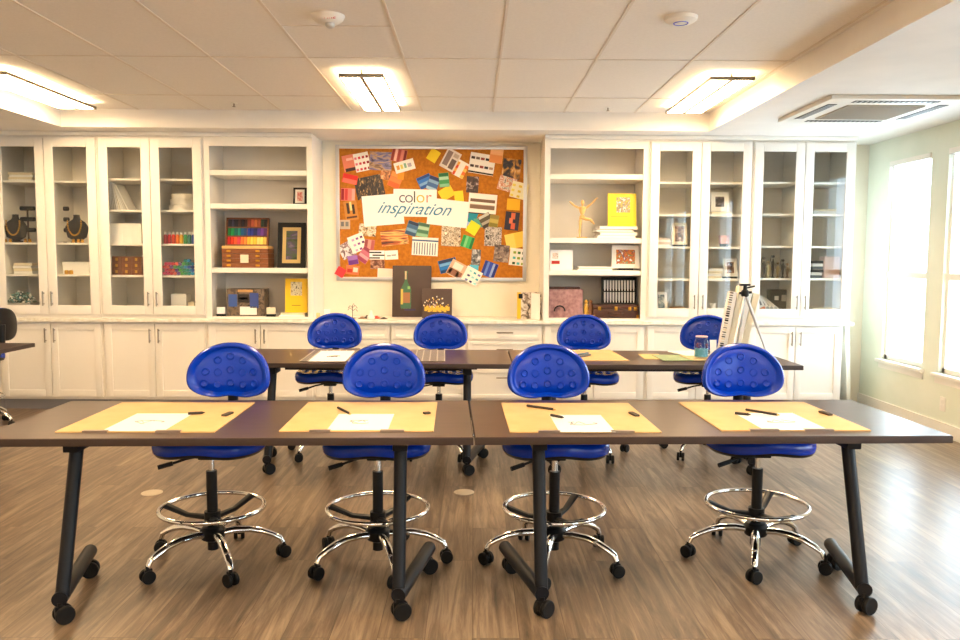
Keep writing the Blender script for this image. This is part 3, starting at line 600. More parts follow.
# ---------------------------------------------------------------- centre counter things
def painting(px0, px1, py0, py1, Y, label, lean, body, draw, rz=0):
    x0, x1, za, zb = span(px0, px1, py0, py1, Y); w = (x1-x0)/2; h = zb-za
    t = thing('painting', label, 'painting', ((x0+x1)/2, Y, CT+.0005), rz); R = Matrix.Rotation(math.radians(-lean), 4, 'X')
    mb = MB(); mb.bx(-w, w, 0, .02, 0, h, body, R, bev=.002); part('canvas', mb, t)
    draw(t, w, h, R); return t
M_ink = noisy('dark_brown_canvas', (62,44,36), (72,52,44), 4, .5)
def bottle(t, w, h, R):
    g = mat((50,96,60), .3); gl = mat((190,170,70), .4); lb = mat((150,100,60), .5)
    X = -w*.3
    prof = [(.034,.06),(.036,.075),(.036,.20),(.012,.25),(.009,.26),(.009,.315),(.012,.32),(.012,.33)]; s = h/.37
    pl = [(X+a*s*1.05, b*s) for a, b in prof]+[(X-a*s*1.05, b*s) for a, b in reversed(prof)]
    M = R @ Matrix(((1,0,0,0),(0,0,-1,0),(0,1,0,0),(0,0,0,1)))
    mb = MB(); mb.prism(pl, 0, .0015, g, M); mb.bx(X-.036*s, X+.03*s, -.0028, -.0015, .10*s, .175*s, lb, R); mb.bx(X-.036*s, X-.02*s, -.004, -.0028, .09*s, .2*s, gl, R); mb.bx(X-.008*s, X+.004*s, -.004, -.0015, .27*s, .33*s, mat((200,180,140), .5), R)
    mb.bx(X-.01*s, X+.07*s, -.0016, 0, .045*s, .058*s, mat((52,42,80), .5), R); mb.bx(X+.012*s, X+.03*s, -.0022, -.0015, .2*s, .22*s, mat((120,170,90), .4), R)
    part('painted_bottle', mb, t)
painting(392, 431, 262, 313.5, BW-.13, 'dark brown canvas with a painted green bottle leaning under the pinboard', 8, M_ink, bottle)
def flower(t, w, h, R):
    mb = MB(); y = mat((214,170,50), .5); pk = mat((170,120,120), .5); wt = mat((230,220,200), .5); rnd = random.Random(3)
    for i in range(46):
        a = rnd.uniform(.1, PI-.1); r = rnd.uniform(.02, .12); X = r*1.1*math.cos(a); Z = h*.34+r*math.sin(a)*.9
        mb.bx(X-.004, X+.004, -.0025, 0, Z-.006, Z+.006, rnd.choice([pk, wt, wt, y]), R)
    for i in range(15):
        X = -w*.75+w*1.5*i/14; mb.bx(X-.012, X+.012, -.003, 0, h*.24+.012*math.sin(i*2), h*.38+.012*math.sin(i*2), y, R)
    part('painted_flowers', mb, t)
painting(422, 452, 287, 316.5, BW-.28, 'small dark canvas with yellow and pink flowers before the bottle painting', 8, M_ink, flower)
t = thing('magazine', 'yellow and black illustrated magazine standing half open right of the pinboard', 'magazine', (at(528.5, 300, Y=C+.2).x, C+.2, CT+.0005))
x0, x1, za, zb = span(519, 541, 287, 317, C+.2); w = (x1-x0)
pg = picture('pic_l', [(40,36,34),(150,130,110),(230,220,210),(120,90,70)], 22, 12)
mb = MB(); R = Matrix.Translation((-w*.25, 0, 0)) @ Matrix.Rotation(math.radians(8), 4, 'Z'); mb.bx(-w*.28, w*.42, 0, .003, 0, .25, pg, R); mb.bx(-w*.28, -w*.1, -.001, 0, 0, .25, mat((232,180,30), .5), R); mb.bx(-w*.22, -w*.02, -.002, -.001, .19, .235, M_black, R); part('cover', mb, t)
mb = MB(); R = Matrix.Translation((w*.12, .003, 0)) @ Matrix.Rotation(math.radians(-52), 4, 'Z'); mb.bx(0, w*.6, 0, .003, 0, .24, M_paper, R); part('page', mb, t)
mb = MB(); R = Matrix.Translation((w*.2, .01, 0)) @ Matrix.Rotation(math.radians(-20), 4, 'Z'); mb.bx(0, w*.4, 0, .003, 0, .25, pg, R); part('back_cover', mb, t)
YC = C+.15
p = at(317, 312, Y=YC); mb = MB(); mb.lathe([(.026,0),(.028,.003),(.028,.045),(.022,.05),(.001,.05)], mat((214,190,130), .3), (p.x, YC, CT+.0005)); single('candle_jar', mb, 'small honey-coloured candle jar at left end of the counter recess', 'jar')
block_on_stand(327, 0, 314, .055, CT, M_paper, 'small white block on black stand beside the candle jar', Y=YC)
p = at(341, 312, Y=YC); t = thing('camera', 'small black camera lying on the counter behind the leftmost back-row stool', 'camera', (p.x, YC, CT+.0005)); mb = MB(); mb.bx(-.05, .05, -.02, .02, 0, .04, M_black, bev=.005); part('body', mb, t); mb = MB(); mb.cyl((.01,-.021,.02), (.01,-.04,.02), .016, M_black); part('lens', mb, t); mb = MB(); mb.bx(-.02, .02, -.015, .015, .0405, .05, M_silver); part('top_plate', mb, t)
p = at(352.5, 312, Y=YC); t = thing('jewellery_tree', 'little dark wire tree stand on the counter under the pinboard', 'wire stand', (p.x, YC, CT+.0005)); mb = MB(); mb.lathe([(.03,0),(.03,.006),(.001,.007)], M_black); part('base', mb, t)
mb = MB(); mb.cyl((0,0,.006), (0,0,.12), .003, M_black, seg=8)
for a, z, l in ((.3,.07,.05),(2.6,.08,.05),(.1,.10,.045),(3.3,.1,.04),(.9,.12,.03)): mb.tube([(0,0,z),(math.cos(a)*l*.6,0,z+.02),(math.cos(a)*l,0,z-.005)], .0028, M_dkbrown, 6)
part('branches', mb, t)
for k, (a, b, h, c, l) in enumerate(((358, 366, .02, (150,120,90), 'small tan craft scrap beside the wire tree'), (363, 371, .03, (60,50,44), 'small dark craft scrap in the litter on the counter'), (367, 375, .075, (240,236,226), 'crumpled white paper scrap standing on the counter'), (372, 380, .024, (200,70,50), 'red craft scrap left of the bottle painting'), (380, 388, .015, (70,60,54), 'flat dark craft scrap nearest the bottle painting'))):
    p = at((a+b)/2, 314, Y=YC-.02); w = (at(b, 314, Y=YC).x-at(a, 314, Y=YC).x)/2; mb = MB(); rr = random.Random(k)
    mb.lathe([(w*.9,0),(w,h*.2),(w*.5,h*.6),(w*.3,h),(.001,h)], mat(c, .6), (p.x, YC-.03+.04*(k%2), CT+.0005), 7); single('craft_scrap', mb, l, 'craft scrap', 'craft litter on the counter', ang=10)
# ---------------------------------------------------------------- pinboard
BY = BW-.022
x0, x1, za, zb = span(336.5, 527.5, 146, 280.5, BW-.02)
t = thing('pinboard', 'large orange cork pinboard in silver frame on the back wall', 'pinboard', ((x0+x1)/2, BW-.012, za)); w = (x1-x0)/2; h = zb-za
mb = MB(); mb.bx(-w+.03, w-.03, -.004, .011, .03, h-.03, M_cork); part('cork', mb, t)
mb = MB()
for a in ((-w,-w+.035,0,h),(w-.035,w,0,h),(-w+.035,w-.035,0,.035),(-w+.035,w-.035,h-.035,h)): mb.bx(a[0], a[1], -.012, .011, a[2], a[3], M_silver, bev=.003)
part('frame', mb, t)
BYF = BW-.018
layer = [0]
def card(px, py, pw, ph, rot, base, label, pats=(), cat='card', name='colour_card', cut=None):
    """px,py centre pixel; pw,ph size in photo pixels; rot degrees clockwise; pats in unit coords (u0,v0,u1,v1,mat)"""
    layer[0] += 1; Y = BW-.0172-.0009*(layer[0] % 7)-.012*(1 if (px < 342 or px > 521 or py > 274 or py < 152) else 0)
    c = at(px, py, Y=Y); s = 1/((F/Y)); w = pw*s/2; h = ph*s/2; b = base if not isinstance(base, tuple) else mat(base, .6)
    M = Matrix.Translation(c) @ Matrix.Rotation(math.radians(rot), 4, 'Y'); mb = MB()
    mb.bx(-w, w, 0, .001, -h, h, b, M)
    for k, (u0, v0, u1, v1, m) in enumerate(pats):
        m = m if not isinstance(m, tuple) else mat(m, .6)
        mb.bx(-w+2*w*u0, -w+2*w*u1, -.0004, .0, -h+2*h*v0, -h+2*h*v1, m, M)
    return single(name, mb, label, cat)
def stripes(cols, vert=False, g=.02):
    n = len(cols); return [((i/n+g, 0.04, (i+1)/n-g, .96, c) if vert else (.04, i/n+g, .96, (i+1)/n-g, c)) for i, c in enumerate(cols)]
def dots(cols, nx, ny, x0=.12, x1=.88, y0=.12, y1=.75, s=.13):
    out = []; k = 0
    for j in range(ny):
        for i in range(nx):
            cx = x0+(x1-x0)*i/max(1,nx-1); cyy = y1-(y1-y0)*j/max(1,ny-1); out.append((cx-s, cyy-s*.8, cx+s, cyy+s*.8, cols[k % len(cols)])); k += 1
    return out
WP = (246,240,230)
pics = {}
def pc(i, *cols, scale=24, st=(1,1,1)): return picture('photo_%d' % i, list(cols), scale, i, st)
card(349.5, 163, 13, 16, -12, (228,130,100), 'salmon paint card with dark flourish in the upper left corner', [(.1,.0,.9,.2,(60,40,40)),(.3,.65,.8,.8,(244,190,170))])
card(362, 162, 15, 18, -12, WP, 'white palette card with rows of red dots, upper left', dots([(226,120,140),(214,60,80),(180,30,50),(150,30,40)], 4, 3, s=.08), name='palette_card')
card(380.5, 161, 22, 18, 3, pc(1, (60,50,70), (120,110,150), (190,150,110), (70,40,40), scale=9, st=(1,1,3)), 'photo of a purple mountain landscape near the top left', cat='photo', name='photo_print')
card(399, 155.5, 15, 13, 12, (200,110,90), 'brick red striped paint card right of the mountain photo', stripes([(150,50,40),(240,190,170),(180,70,60),(220,130,110),(120,30,30)], True), name='paint_strip')
card(404.5, 166, 20, 10.5, -16, WP, 'small white tag with pale watercolour letters below the brick red card', [(.1,.3,.25,.7,(226,150,60)),(.3,.3,.42,.7,(220,200,90)),(.48,.3,.6,.75,(130,180,150)),(.66,.3,.85,.65,(180,170,180))], name='paper_tag')
card(350, 179, 15, 9, 12, (226,60,40), 'bright red paint strip under the salmon card', stripes([(240,110,90),(220,40,30)]), name='paint_strip')
card(369.5, 187, 28, 21, -12, pc(2, (26,20,18), (40,30,24), (70,52,38), (226,180,110), scale=20, st=(3,1,1)), 'large dark photo of twisted trees on the upper left', cat='photo', name='photo_print')
card(385.5, 174.5, 10, 10, 10, pc(3, (60,40,30), (200,120,60), (240,200,140)), 'small orange landscape snapshot right of the tree photo', cat='photo', name='photo_print')
card(395.5, 180, 12, 15, 22, (232,120,50), 'orange paint card tilted below the watercolour tag', stripes([(224,96,40),(236,130,60),(244,150,70)]), name='paint_strip')
card(401, 175, 6, 9, 8, (240,150,30), 'small bright orange chip overlapping the tilted orange card', name='paint_chip')
card(348, 194.5, 14, 12, 2, (236,120,110), 'coral and red striped paint card at the left edge of the board', stripes([(150,30,40),(200,60,60),(232,120,110),(240,160,150)], True), name='paint_strip')
card(351, 210.5, 13, 19, -8, (196,130,50), 'ochre card with black ink branches on the left edge', [(.2,.35,.4,.9,(60,40,30)),(.6,.3,.8,.8,(50,34,26)),(.1,.1,.9,.2,(90,50,30)),(.45,.5,.6,.95,(240,210,140))])
card(345, 224.5, 10, 9, 0, (190,170,150), 'beige grey card with two stone shapes on the left edge', [(.1,.3,.4,.8,(110,110,110)),(.55,.3,.85,.8,(120,120,116))])
card(367.5, 230, 17, 12, 5, pc(4, (40,30,24), (200,170,130), (240,230,210), (120,80,50)), 'brown and white photo left of the lettering sheet bottom', cat='photo', name='photo_print')
card(347, 250, 15, 15, -28, pc(5, (220,200,210), (240,230,230), (90,60,60), (226,190,200)), 'pink blossom photo sticking out past the left frame', cat='photo', name='photo_print')
card(357.5, 243, 16, 17, -22, WP, 'white palette card with purple dots on the lower left', dots([(200,160,200),(140,80,150),(90,40,100)], 3, 3, x0=.3, x1=.85, s=.08), name='palette_card')
card(369, 247, 10, 15, 8, (196,120,110), 'dusty rose striped paint card next to the purple palette', stripes([(150,70,70),(220,150,140),(180,90,90)], True), name='paint_strip')
card(365, 255, 11, 15, 35, (190,100,120), 'mauve striped paint card tilted beside the zebra print', stripes([(160,60,90),(226,160,170),(200,110,130),(150,60,80)]), name='paint_strip')
card(353, 260, 10, 9, -10, (140,80,170), 'violet paint chip below the purple palette card', stripes([(110,50,140),(160,110,190)]), name='paint_chip')
card(377, 255, 15, 9, 0, (240,238,234), 'black and white zebra print above a brown photo', [(0,.1,.7,.25,(20,20,20)),(.2,.4,1,.55,(20,20,20)),(0,.7,.8,.85,(20,20,20))], name='print_card')
card(377.5, 264.5, 14, 9, 0, pc(6, (60,30,24), (130,80,60), (220,170,140)), 'brown photo of two faces beneath the zebra print', cat='photo', name='photo_print')
card(352.5, 270, 13, 9, 6, (226,120,70), 'orange and white patterned card above the red chip', [(.1,.2,.5,.6,(200,50,30)),(.55,.3,.9,.8,(240,220,200))])
card(340.5, 272, 9, 9, 30, (224,50,60), 'red paint chip sticking out of the lower left corner', name='paint_chip')
card(391.5, 255, 13, 9, -3, WP, 'white note with small grey writing above the bottle painting', [(.15,.35,.45,.5,(150,150,150)),(.5,.4,.85,.55,(150,150,150))], cat='note', name='paper_note')
card(386, 273.5, 17, 10, 3, (250,226,210), 'pale pink paper sheet behind the bottle painting corner', name='paper_sheet', cat='paper')
card(394.5, 237.5, 27, 15, -7, pc(7, (30,24,30), (200,100,50), (240,190,110), (60,40,40), scale=8, st=(.6,1,5)), 'orange sunset photo below the lettering sheets', cat='photo', name='photo_print')
card(412, 228.5, 11, 14, 18, (70,110,140), 'slate blue striped paint card below the lettering', stripes([(50,80,110),(120,160,190),(60,100,140),(30,50,80)]), name='paint_strip')
card(423, 230, 12, 14, 10, (110,160,120), 'sage green striped paint card beside the slate blue one', stripes([(140,190,150),(70,120,90),(170,200,170),(60,100,80)]), name='paint_strip')
card(425, 246.5, 26, 18, 3, (232,232,226), 'white print with blue rays converging to the horizon', [(0,.78,1,.86,(60,90,140))]+[(.08+.1*i, .05, .11+.1*i, .7, (40,60,100)) for i in range(9)], name='print_card')
card(425, 181.5, 14, 12, -24, (50,110,190), 'bright blue striped paint card left of the green one', stripes([(20,80,170),(120,170,220),(30,110,200),(10,60,130)]), name='paint_strip')
card(433, 183.5, 11, 14, 20, (60,90,150), 'navy and pale blue striped card under the grey palette', stripes([(150,190,220),(60,100,160),(120,160,200),(30,50,100)]), name='paint_strip')
card(444, 180, 10, 14, -6, (70,160,100), 'green striped paint card above the yellow chips', stripes([(130,190,150),(60,150,90),(170,210,180),(20,100,60)]), name='paint_strip')
card(433.5, 155.5, 10, 12, 32, (250,214,20), 'yellow paint chip at the top centre of the board', name='paint_chip')
card(450.5, 160, 15, 20, 28, (226,214,200), 'newsprint photo card tilted at the top centre', [(.1,.15,.45,.9,(140,120,110)),(.55,.1,.9,.6,(110,90,80)),(.55,.7,.9,.9,(190,170,150))])
card(460.5, 169, 12, 16, 28, WP, 'white palette card with orange dots tilted at the top centre', dots([(240,170,60),(236,120,50),(220,80,40),(240,200,90)], 2, 4, s=.14), name='palette_card')
card(482, 164, 25, 20, 9, WP, 'white contact sheet with rows of small dark photos', dots([(60,40,40),(110,90,80),(150,60,50),(40,40,50),(190,150,120)], 5, 2, y0=.35, y1=.75, s=.075)+[(0,.02,1,.1,(20,20,24))], name='contact_sheet')
card(496.5, 155, 13, 16, 8, (240,170,100), 'peach paint strip poking above the top frame', stripes([(236,150,80),(250,190,130)]), name='paint_strip')
card(511.5, 169, 18, 20, 6, pc(8, (24,24,36), (50,40,40), (210,150,60), (230,200,140), scale=12), 'photo of a golden bowl in the upper right corner', cat='photo', name='photo_print')
card(472.5, 184.5, 12, 16, 3, pc(9, (50,36,34), (80,60,56), (190,170,160)), 'small dark portrait photo under the contact sheet', cat='photo', name='photo_print')
card(507, 184, 17, 14, 16, pc(10, (40,34,34), (230,220,200), (200,110,60), (246,240,230)), 'street scene photo card below the golden bowl photo', cat='photo', name='photo_print')
card(519.5, 190.5, 17, 16, 14, (244,236,200), 'cream palette card with yellow dots crossing the right frame', dots([(240,220,100),(230,200,60),(240,230,160)], 3, 3, s=.09), name='palette_card')
card(446.5, 193, 14, 11, -30, (246,206,40), 'larger yellow paint chip below the green striped card', name='paint_chip')
card(459, 197, 9, 12, -6, (248,214,40), 'smaller yellow paint chip right of the larger yellow one', name='paint_chip')
card(482.5, 203.5, 28, 19, 5, WP, 'white print of two brown panoramas right of the lettering', [(.06,.56,.94,.72,(120,90,70)),(.06,.2,.94,.4,(130,100,80)),(.06,.4,.94,.44,(190,170,150)),(0,-.06,.9,0,(30,30,40))], name='print_card')
card(513.5, 204.5, 13, 11, 4, (246,190,30), 'golden yellow paint card above the coral squiggle', name='paint_strip')
card(512, 221, 14, 18, 6, (50,44,60), 'dark card with a coral squiggle on the right edge', [(.4,.6,.7,.95,(230,120,80)),(.3,.35,.55,.65,(236,130,90)),(.45,.05,.75,.4,(220,100,70))])
card(463.5, 213.5, 9, 10, -15, (60,100,180), 'cobalt paint chip at the end of the lettering', name='paint_chip')
card(458.5, 222, 8, 9, 20, (120,40,100), 'plum paint chip near the end of the lettering', name='paint_chip')
card(466, 220, 9, 11, 10, (150,180,230), 'pale blue paint chip between plum and teal chips', name='paint_chip')
card(472, 217, 10, 11, 18, (0,140,160), 'turquoise paint chip right of the cobalt chip', name='paint_chip')
card(478, 223, 8, 9, -5, (90,160,140), 'sea green paint chip beside the lime chip', name='paint_chip')
card(473, 228, 11, 12, 32, (214,220,30), 'lime yellow paint chip in the middle of the board', name='paint_chip')
card(486, 220.5, 12, 13, -28, (80,70,60), 'olive and grey striped paint card near the panoramas', stripes([(60,50,40),(170,160,140),(90,84,60),(200,196,180)]), name='paint_strip')
card(494, 221, 9, 12, 10, (170,150,60), 'mustard striped paint card beside the olive one', stripes([(130,120,40),(190,170,80),(150,130,60)]), name='paint_strip')
card(451, 236, 19, 20, 2, pc(11, (40,30,24), (230,216,190), (120,90,60), (240,230,210), scale=30), 'brown and cream foliage photo in the middle of the board', cat='photo', name='photo_print')
card(467.5, 242, 12, 12, 18, (60,170,90), 'emerald striped paint card by the foliage photo', stripes([(30,150,70),(120,200,130),(60,180,100),(20,120,60)], True), name='paint_strip')
card(493, 236.5, 17, 19, 2, pc(12, (30,26,24), (220,210,200), (90,80,70), (236,226,216), scale=30), 'black and white foliage photo right of the lime chip', cat='photo', name='photo_print')
card(515, 240.5, 19, 15, -12, (250,220,90), 'large soft yellow paint card on the right edge', stripes([(250,224,110),(248,210,80)], True), name='paint_strip')
card(501.5, 253.5, 15, 17, 6, pc(13, (60,50,46), (130,110,100), (190,170,150)), 'grey brown photo left of the green dot palette', cat='photo', name='photo_print')
card(517.5, 257, 16, 17, 6, WP, 'white palette card with green dots at the lower right frame', dots([(150,170,60),(60,120,60),(20,80,50),(90,190,190)], 3, 3, x0=.3, x1=.85, s=.09), name='palette_card')
card(476, 257.5, 9, 16, 4, pc(14, (30,30,34), (110,110,110), (220,220,220)), 'narrow grey photo above the navy striped card', cat='photo', name='photo_print')
card(474, 267.5, 9, 5, 4, (90,190,220), 'thin sky blue strip under the narrow grey photo', name='paint_chip')
card(489.5, 269.5, 14, 15, 20, (40,70,170), 'navy striped paint card at the bottom of the board', stripes([(30,50,140),(100,130,210),(40,70,180),(150,170,220),(20,40,120)], True), name='paint_strip')
card(448, 265.5, 18, 13, -14, (30,100,170), 'deep blue striped paint card at the bottom centre', stripes([(30,70,120),(20,120,200),(110,170,220),(20,50,90)]), name='paint_strip')
card(456.5, 269.5, 16, 16, 28, (216,180,150), 'brown street photo card above the bottom frame', [(.05,.05,.95,.45,(140,90,70)),(.2,.5,.8,.9,(236,226,214)),(.1,.1,.25,.4,(230,200,170)),(.6,.1,.75,.4,(240,220,200))])
card(472, 276, 17, 15, 28, WP, 'white palette card with blue dots hanging below the bottom frame', dots([(150,220,220),(40,160,180),(110,120,180),(40,50,110)], 3, 3, x0=.3, x1=.85, s=.08), name='palette_card')
# lettering sheets
layer[0] = 0
def sheet(px, py, pw, ph, rot, Y, label):
    c = at(px, py, Y=Y); s = Y/F; t = thing('lettering_sheet', label, 'poster', c, 0); R = Matrix.Rotation(math.radians(rot), 4, 'Y')
    mb = MB(); mb.bx(-pw*s/2, pw*s/2, 0, .001, -ph*s/2, ph*s/2, M_paper, R); part('paper', mb, t); return t
sheet(383, 210, 40, 30, -5, BW-.0245, 'white paper sheet carrying the start of the blue script word')
sheet(448, 213, 40, 26, 6, BW-.0258, 'white paper sheet carrying the end of the blue script word')
ls = sheet(415, 203, 43, 27, 1, BW-.0272, 'white middle sheet lettered color in many colours above blue script')
def text_part(body, size, px, py, Y, m, parent, shear=0, rot=0, off=0, name='lettering'):
    cu = bpy.data.curves.new('txt', 'FONT'); cu.body = body; cu.size = size; cu.shear = shear; cu.align_x = 'CENTER'; cu.align_y = 'CENTER'; cu.extrude = .0006; cu.offset = off
    o = bpy.data.objects.new('txt', cu); COL.objects.link(o); bpy.context.view_layer.update()
    me = bpy.data.meshes.new_from_object(o.evaluated_get(bpy.context.evaluated_depsgraph_get())); bpy.data.objects.remove(o)
    M = Matrix.Translation(at(px, py, Y=Y)) @ Matrix.Rotation(math.radians(rot), 4, 'Y') @ Matrix.Rotation(PI/2, 4, 'X')
    me.transform(ROOTM[parent.name].inverted() @ M); me.materials.clear(); me.materials.append(m); me.name = name
    n = bpy.data.objects.new(name, me); COL.objects.link(n); n.parent = parent; return n
for ch, px, c in (('c', 402, (60,60,90)), ('o', 409, (70,80,110)), ('l', 414.5, (50,60,60)), ('o', 420.5, (220,180,70)), ('r', 428.5, (214,120,110))):
    text_part(ch, .16, px, 197.5, BW-.0279, mat(c, .5), ls, off=-.001)
text_part('inspiration', .165, 413, 209, BW-.0285, mat((50,130,170), .5), ls, shear=.55, rot=2, off=.0)
# ---------------------------------------------------------------- lamps and ceiling fixtures
def lamp(label):
    t = thing('ceiling_lamp', label, 'ceiling light', (0, 0, ZC), 0, 'flat twin-panel ceiling lamps'); L, W = 1.28, .30; z = -.052
    mb = MB()
    for s in (-1, 1): mb.bx(-W/2, W/2, s*L/2-(.016 if s > 0 else 0), s*L/2+(0 if s > 0 else .016), z-.006, z+.02, M_nickel, bev=.003)
    for X in (-W/2, W/2-.008): mb.bx(X, X+.008, -L/2+.016, L/2-.016, z-.004, z+.018, M_nickel)
    mb.bx(-.014, .014, -L/2+.016, L/2-.016, z-.004, z+.022, M_nickel)
    part('frame', mb, t)
    for s in (-1, 1):
        mb = MB(); a, b = (.0145, W/2-.0085) if s > 0 else (-W/2+.0085, -.0145); mb.bx(a, b, -L/2+.017, L/2-.017, z, z+.012, M_pane); part('light_panel', mb, t)
    for s in (-1, 1): mb = MB(); mb.cyl((0, s*(L/2-.03), z+.022), (0, s*(L/2-.03), -.0005), .009, M_nickel); part('mount_stem', mb, t)
    return t
LX = [-3.27, -.762, 1.728]; LYc = 6.10
l0 = lamp('twin-panel ceiling lamp in the middle above the pinboard'); l0.location = (LX[1], LYc, ZC)
dup(l0, (LX[0], LYc, ZC), 0, 'twin-panel ceiling lamp at the left edge of the picture'); dup(l0, (LX[2], LYc, ZC), 0, 'twin-panel ceiling lamp at the right beside the soffit')
for yy, n in ((2.3, 'middle'), (-1.2, 'rear')):
    for X in LX: dup(l0, (X, yy, ZC), 0, 'twin-panel ceiling lamp in the %s row, outside the view' % n)
p = at(328, 15.5, Z=ZC)
t = thing('fire_alarm', 'round white ceiling fire alarm with red lettering', 'fire alarm', (p.x, p.y, ZC)); mb = MB(); mb.lathe([(.001,-.045),(.05,-.042),(.078,-.022),(.088,-.001)], M_cab); part('housing', mb, t)
mb = MB(); mb.sph((.012,-.01,-.05), (.026,.026,.02), M_silver); part('strobe', mb, t)
cu = bpy.data.curves.new('f', 'FONT'); cu.body = 'FIRE'; cu.size = .034; cu.align_x = 'CENTER'; cu.extrude = .0008; o = bpy.data.objects.new('f', cu); COL.objects.link(o); bpy.context.view_layer.update()
me = bpy.data.meshes.new_from_object(o.evaluated_get(bpy.context.evaluated_depsgraph_get())); bpy.data.objects.remove(o); me.transform(Matrix.Translation((.02, -.068, -.034)) @ Matrix.Rotation(math.radians(52), 4, 'X')); me.materials.clear(); me.materials.append(mat((200,30,30), .5)); o = bpy.data.objects.new('lettering', me); COL.objects.link(o); o.parent = t
p = at(681, 17, Z=ZC); t = thing('wireless_access_point', 'round white wireless disc on the ceiling at right', 'access point', (p.x, p.y, ZC)); mb = MB(); mb.lathe([(.001,-.034),(.06,-.031),(.082,-.018),(.086,-.001)], M_trim); part('housing', mb, t)
mb = MB(); mb.torus((0,0,-.032), .036, .003, mat((90,110,230), .4)); part('blue_ring', mb, t)
for px, py, l in ((234, 105.3, 'small ceiling sprinkler at left near the soffit'), (608, 109.5, 'small ceiling sprinkler at right near the soffit')):
    p = at(px, py, Z=ZC-.02); t = thing('sprinkler', l, 'sprinkler', (p.x, min(p.y, S-.06), ZC)); mb = MB(); mb.lathe([(.012,-.006),(.026,-.005),(.028,-.0005)], M_trim); part('rosette', mb, t); mb = MB(); mb.cyl((0,0,-.03), (0,0,-.006), .006, M_nickel); mb.lathe([(.002,-.034),(.014,-.033),(.014,-.030),(.002,-.030)], M_nickel); part('nozzle', mb, t)
# AC cassette
ax0 = at(832, 94.5, Z=ZS).x; ay0 = at(832, 94.5, Z=ZS).y; AW = .95; ac = (ax0+AW/2, ay0+AW/2, ZS)
t = thing('air_conditioner', 'square white ceiling cassette air conditioner with grey centre grille', 'air conditioner', ac); mb = MB()
h = AW/2; mb.bx(-h, h, -h, h, -.028, 0, M_trim, bev=.006); part('panel', mb, t)
mb = MB(); g = .27; mb.bx(-g, g, -g, g, -.036, -.0285, mat((186,178,164), .6))
for k in range(20): yy = -g+.013+2*(g-.013)*k/19; mb.bx(-g, g, yy-.004, yy+.004, -.039, -.036, mat((168,160,146), .6))
part('intake_grille', mb, t)
for a in range(4):
    R = Matrix.Rotation(a*PI/2, 4, 'Z'); mb = MB(); mb.bx(-.29, .29, -.42, -.355, -.031, -.0285, M_black, R)
    for k in range(16): X = -.27+.54*k/15; mb.bx(X-.004, X+.004, -.415, -.36, -.033, -.031, M_silver, R)
    part('air_slot', mb, t)
p = at(943, 404, X=XW); mb = MB(); mb.bx(XW-.006, XW-.0005, p.y-.038, p.y+.038, p.z-.058, p.z+.058, M_trim, bev=.003); mb.bx(XW-.009, XW-.006, p.y-.017, p.y+.017, p.z+.006, p.z+.036, M_cab); mb.bx(XW-.009, XW-.006, p.y-.017, p.y+.017, p.z-.036, p.z-.006, M_cab)
single('wall_outlet', mb, 'white double power outlet low on the right wall below window', 'outlet')
for (px, py, l) in ((152, 493, 'round floor outlet cover by the leftmost front stool'), (464, 492.5, 'round floor outlet cover in the middle between the front stools'), (768, 494, 'round floor outlet cover behind the rightmost front stool')):
    p = at(px, py, Z=0); mb = MB(); mb.lathe([(.062,0),(.062,.003),(.056,.005),(.001,.005)], mat((198,184,160), .4), (p.x, p.y, .0003), 28); single('floor_outlet', mb, l, 'floor outlet')
# leaning white boards at the cabinet end
for k in range(2):
    xb = XE[3]-.03+.018*k
    mb = MB(); L = .80; R = Matrix.Translation((XE[3]+.055+.032*k, C+.1+.03*k, .0)) @ Matrix.Rotation(math.radians(-3.2), 4, 'Y'); mb.bx(0, .02, 0, .34, .002, L, mat((226,222,206), .5), R, bev=.003)
    single('leaning_board', mb, ('white board leaning against the cabinet end, inner of two', 'white board leaning by the cabinet end, outer of two')[k], 'board')
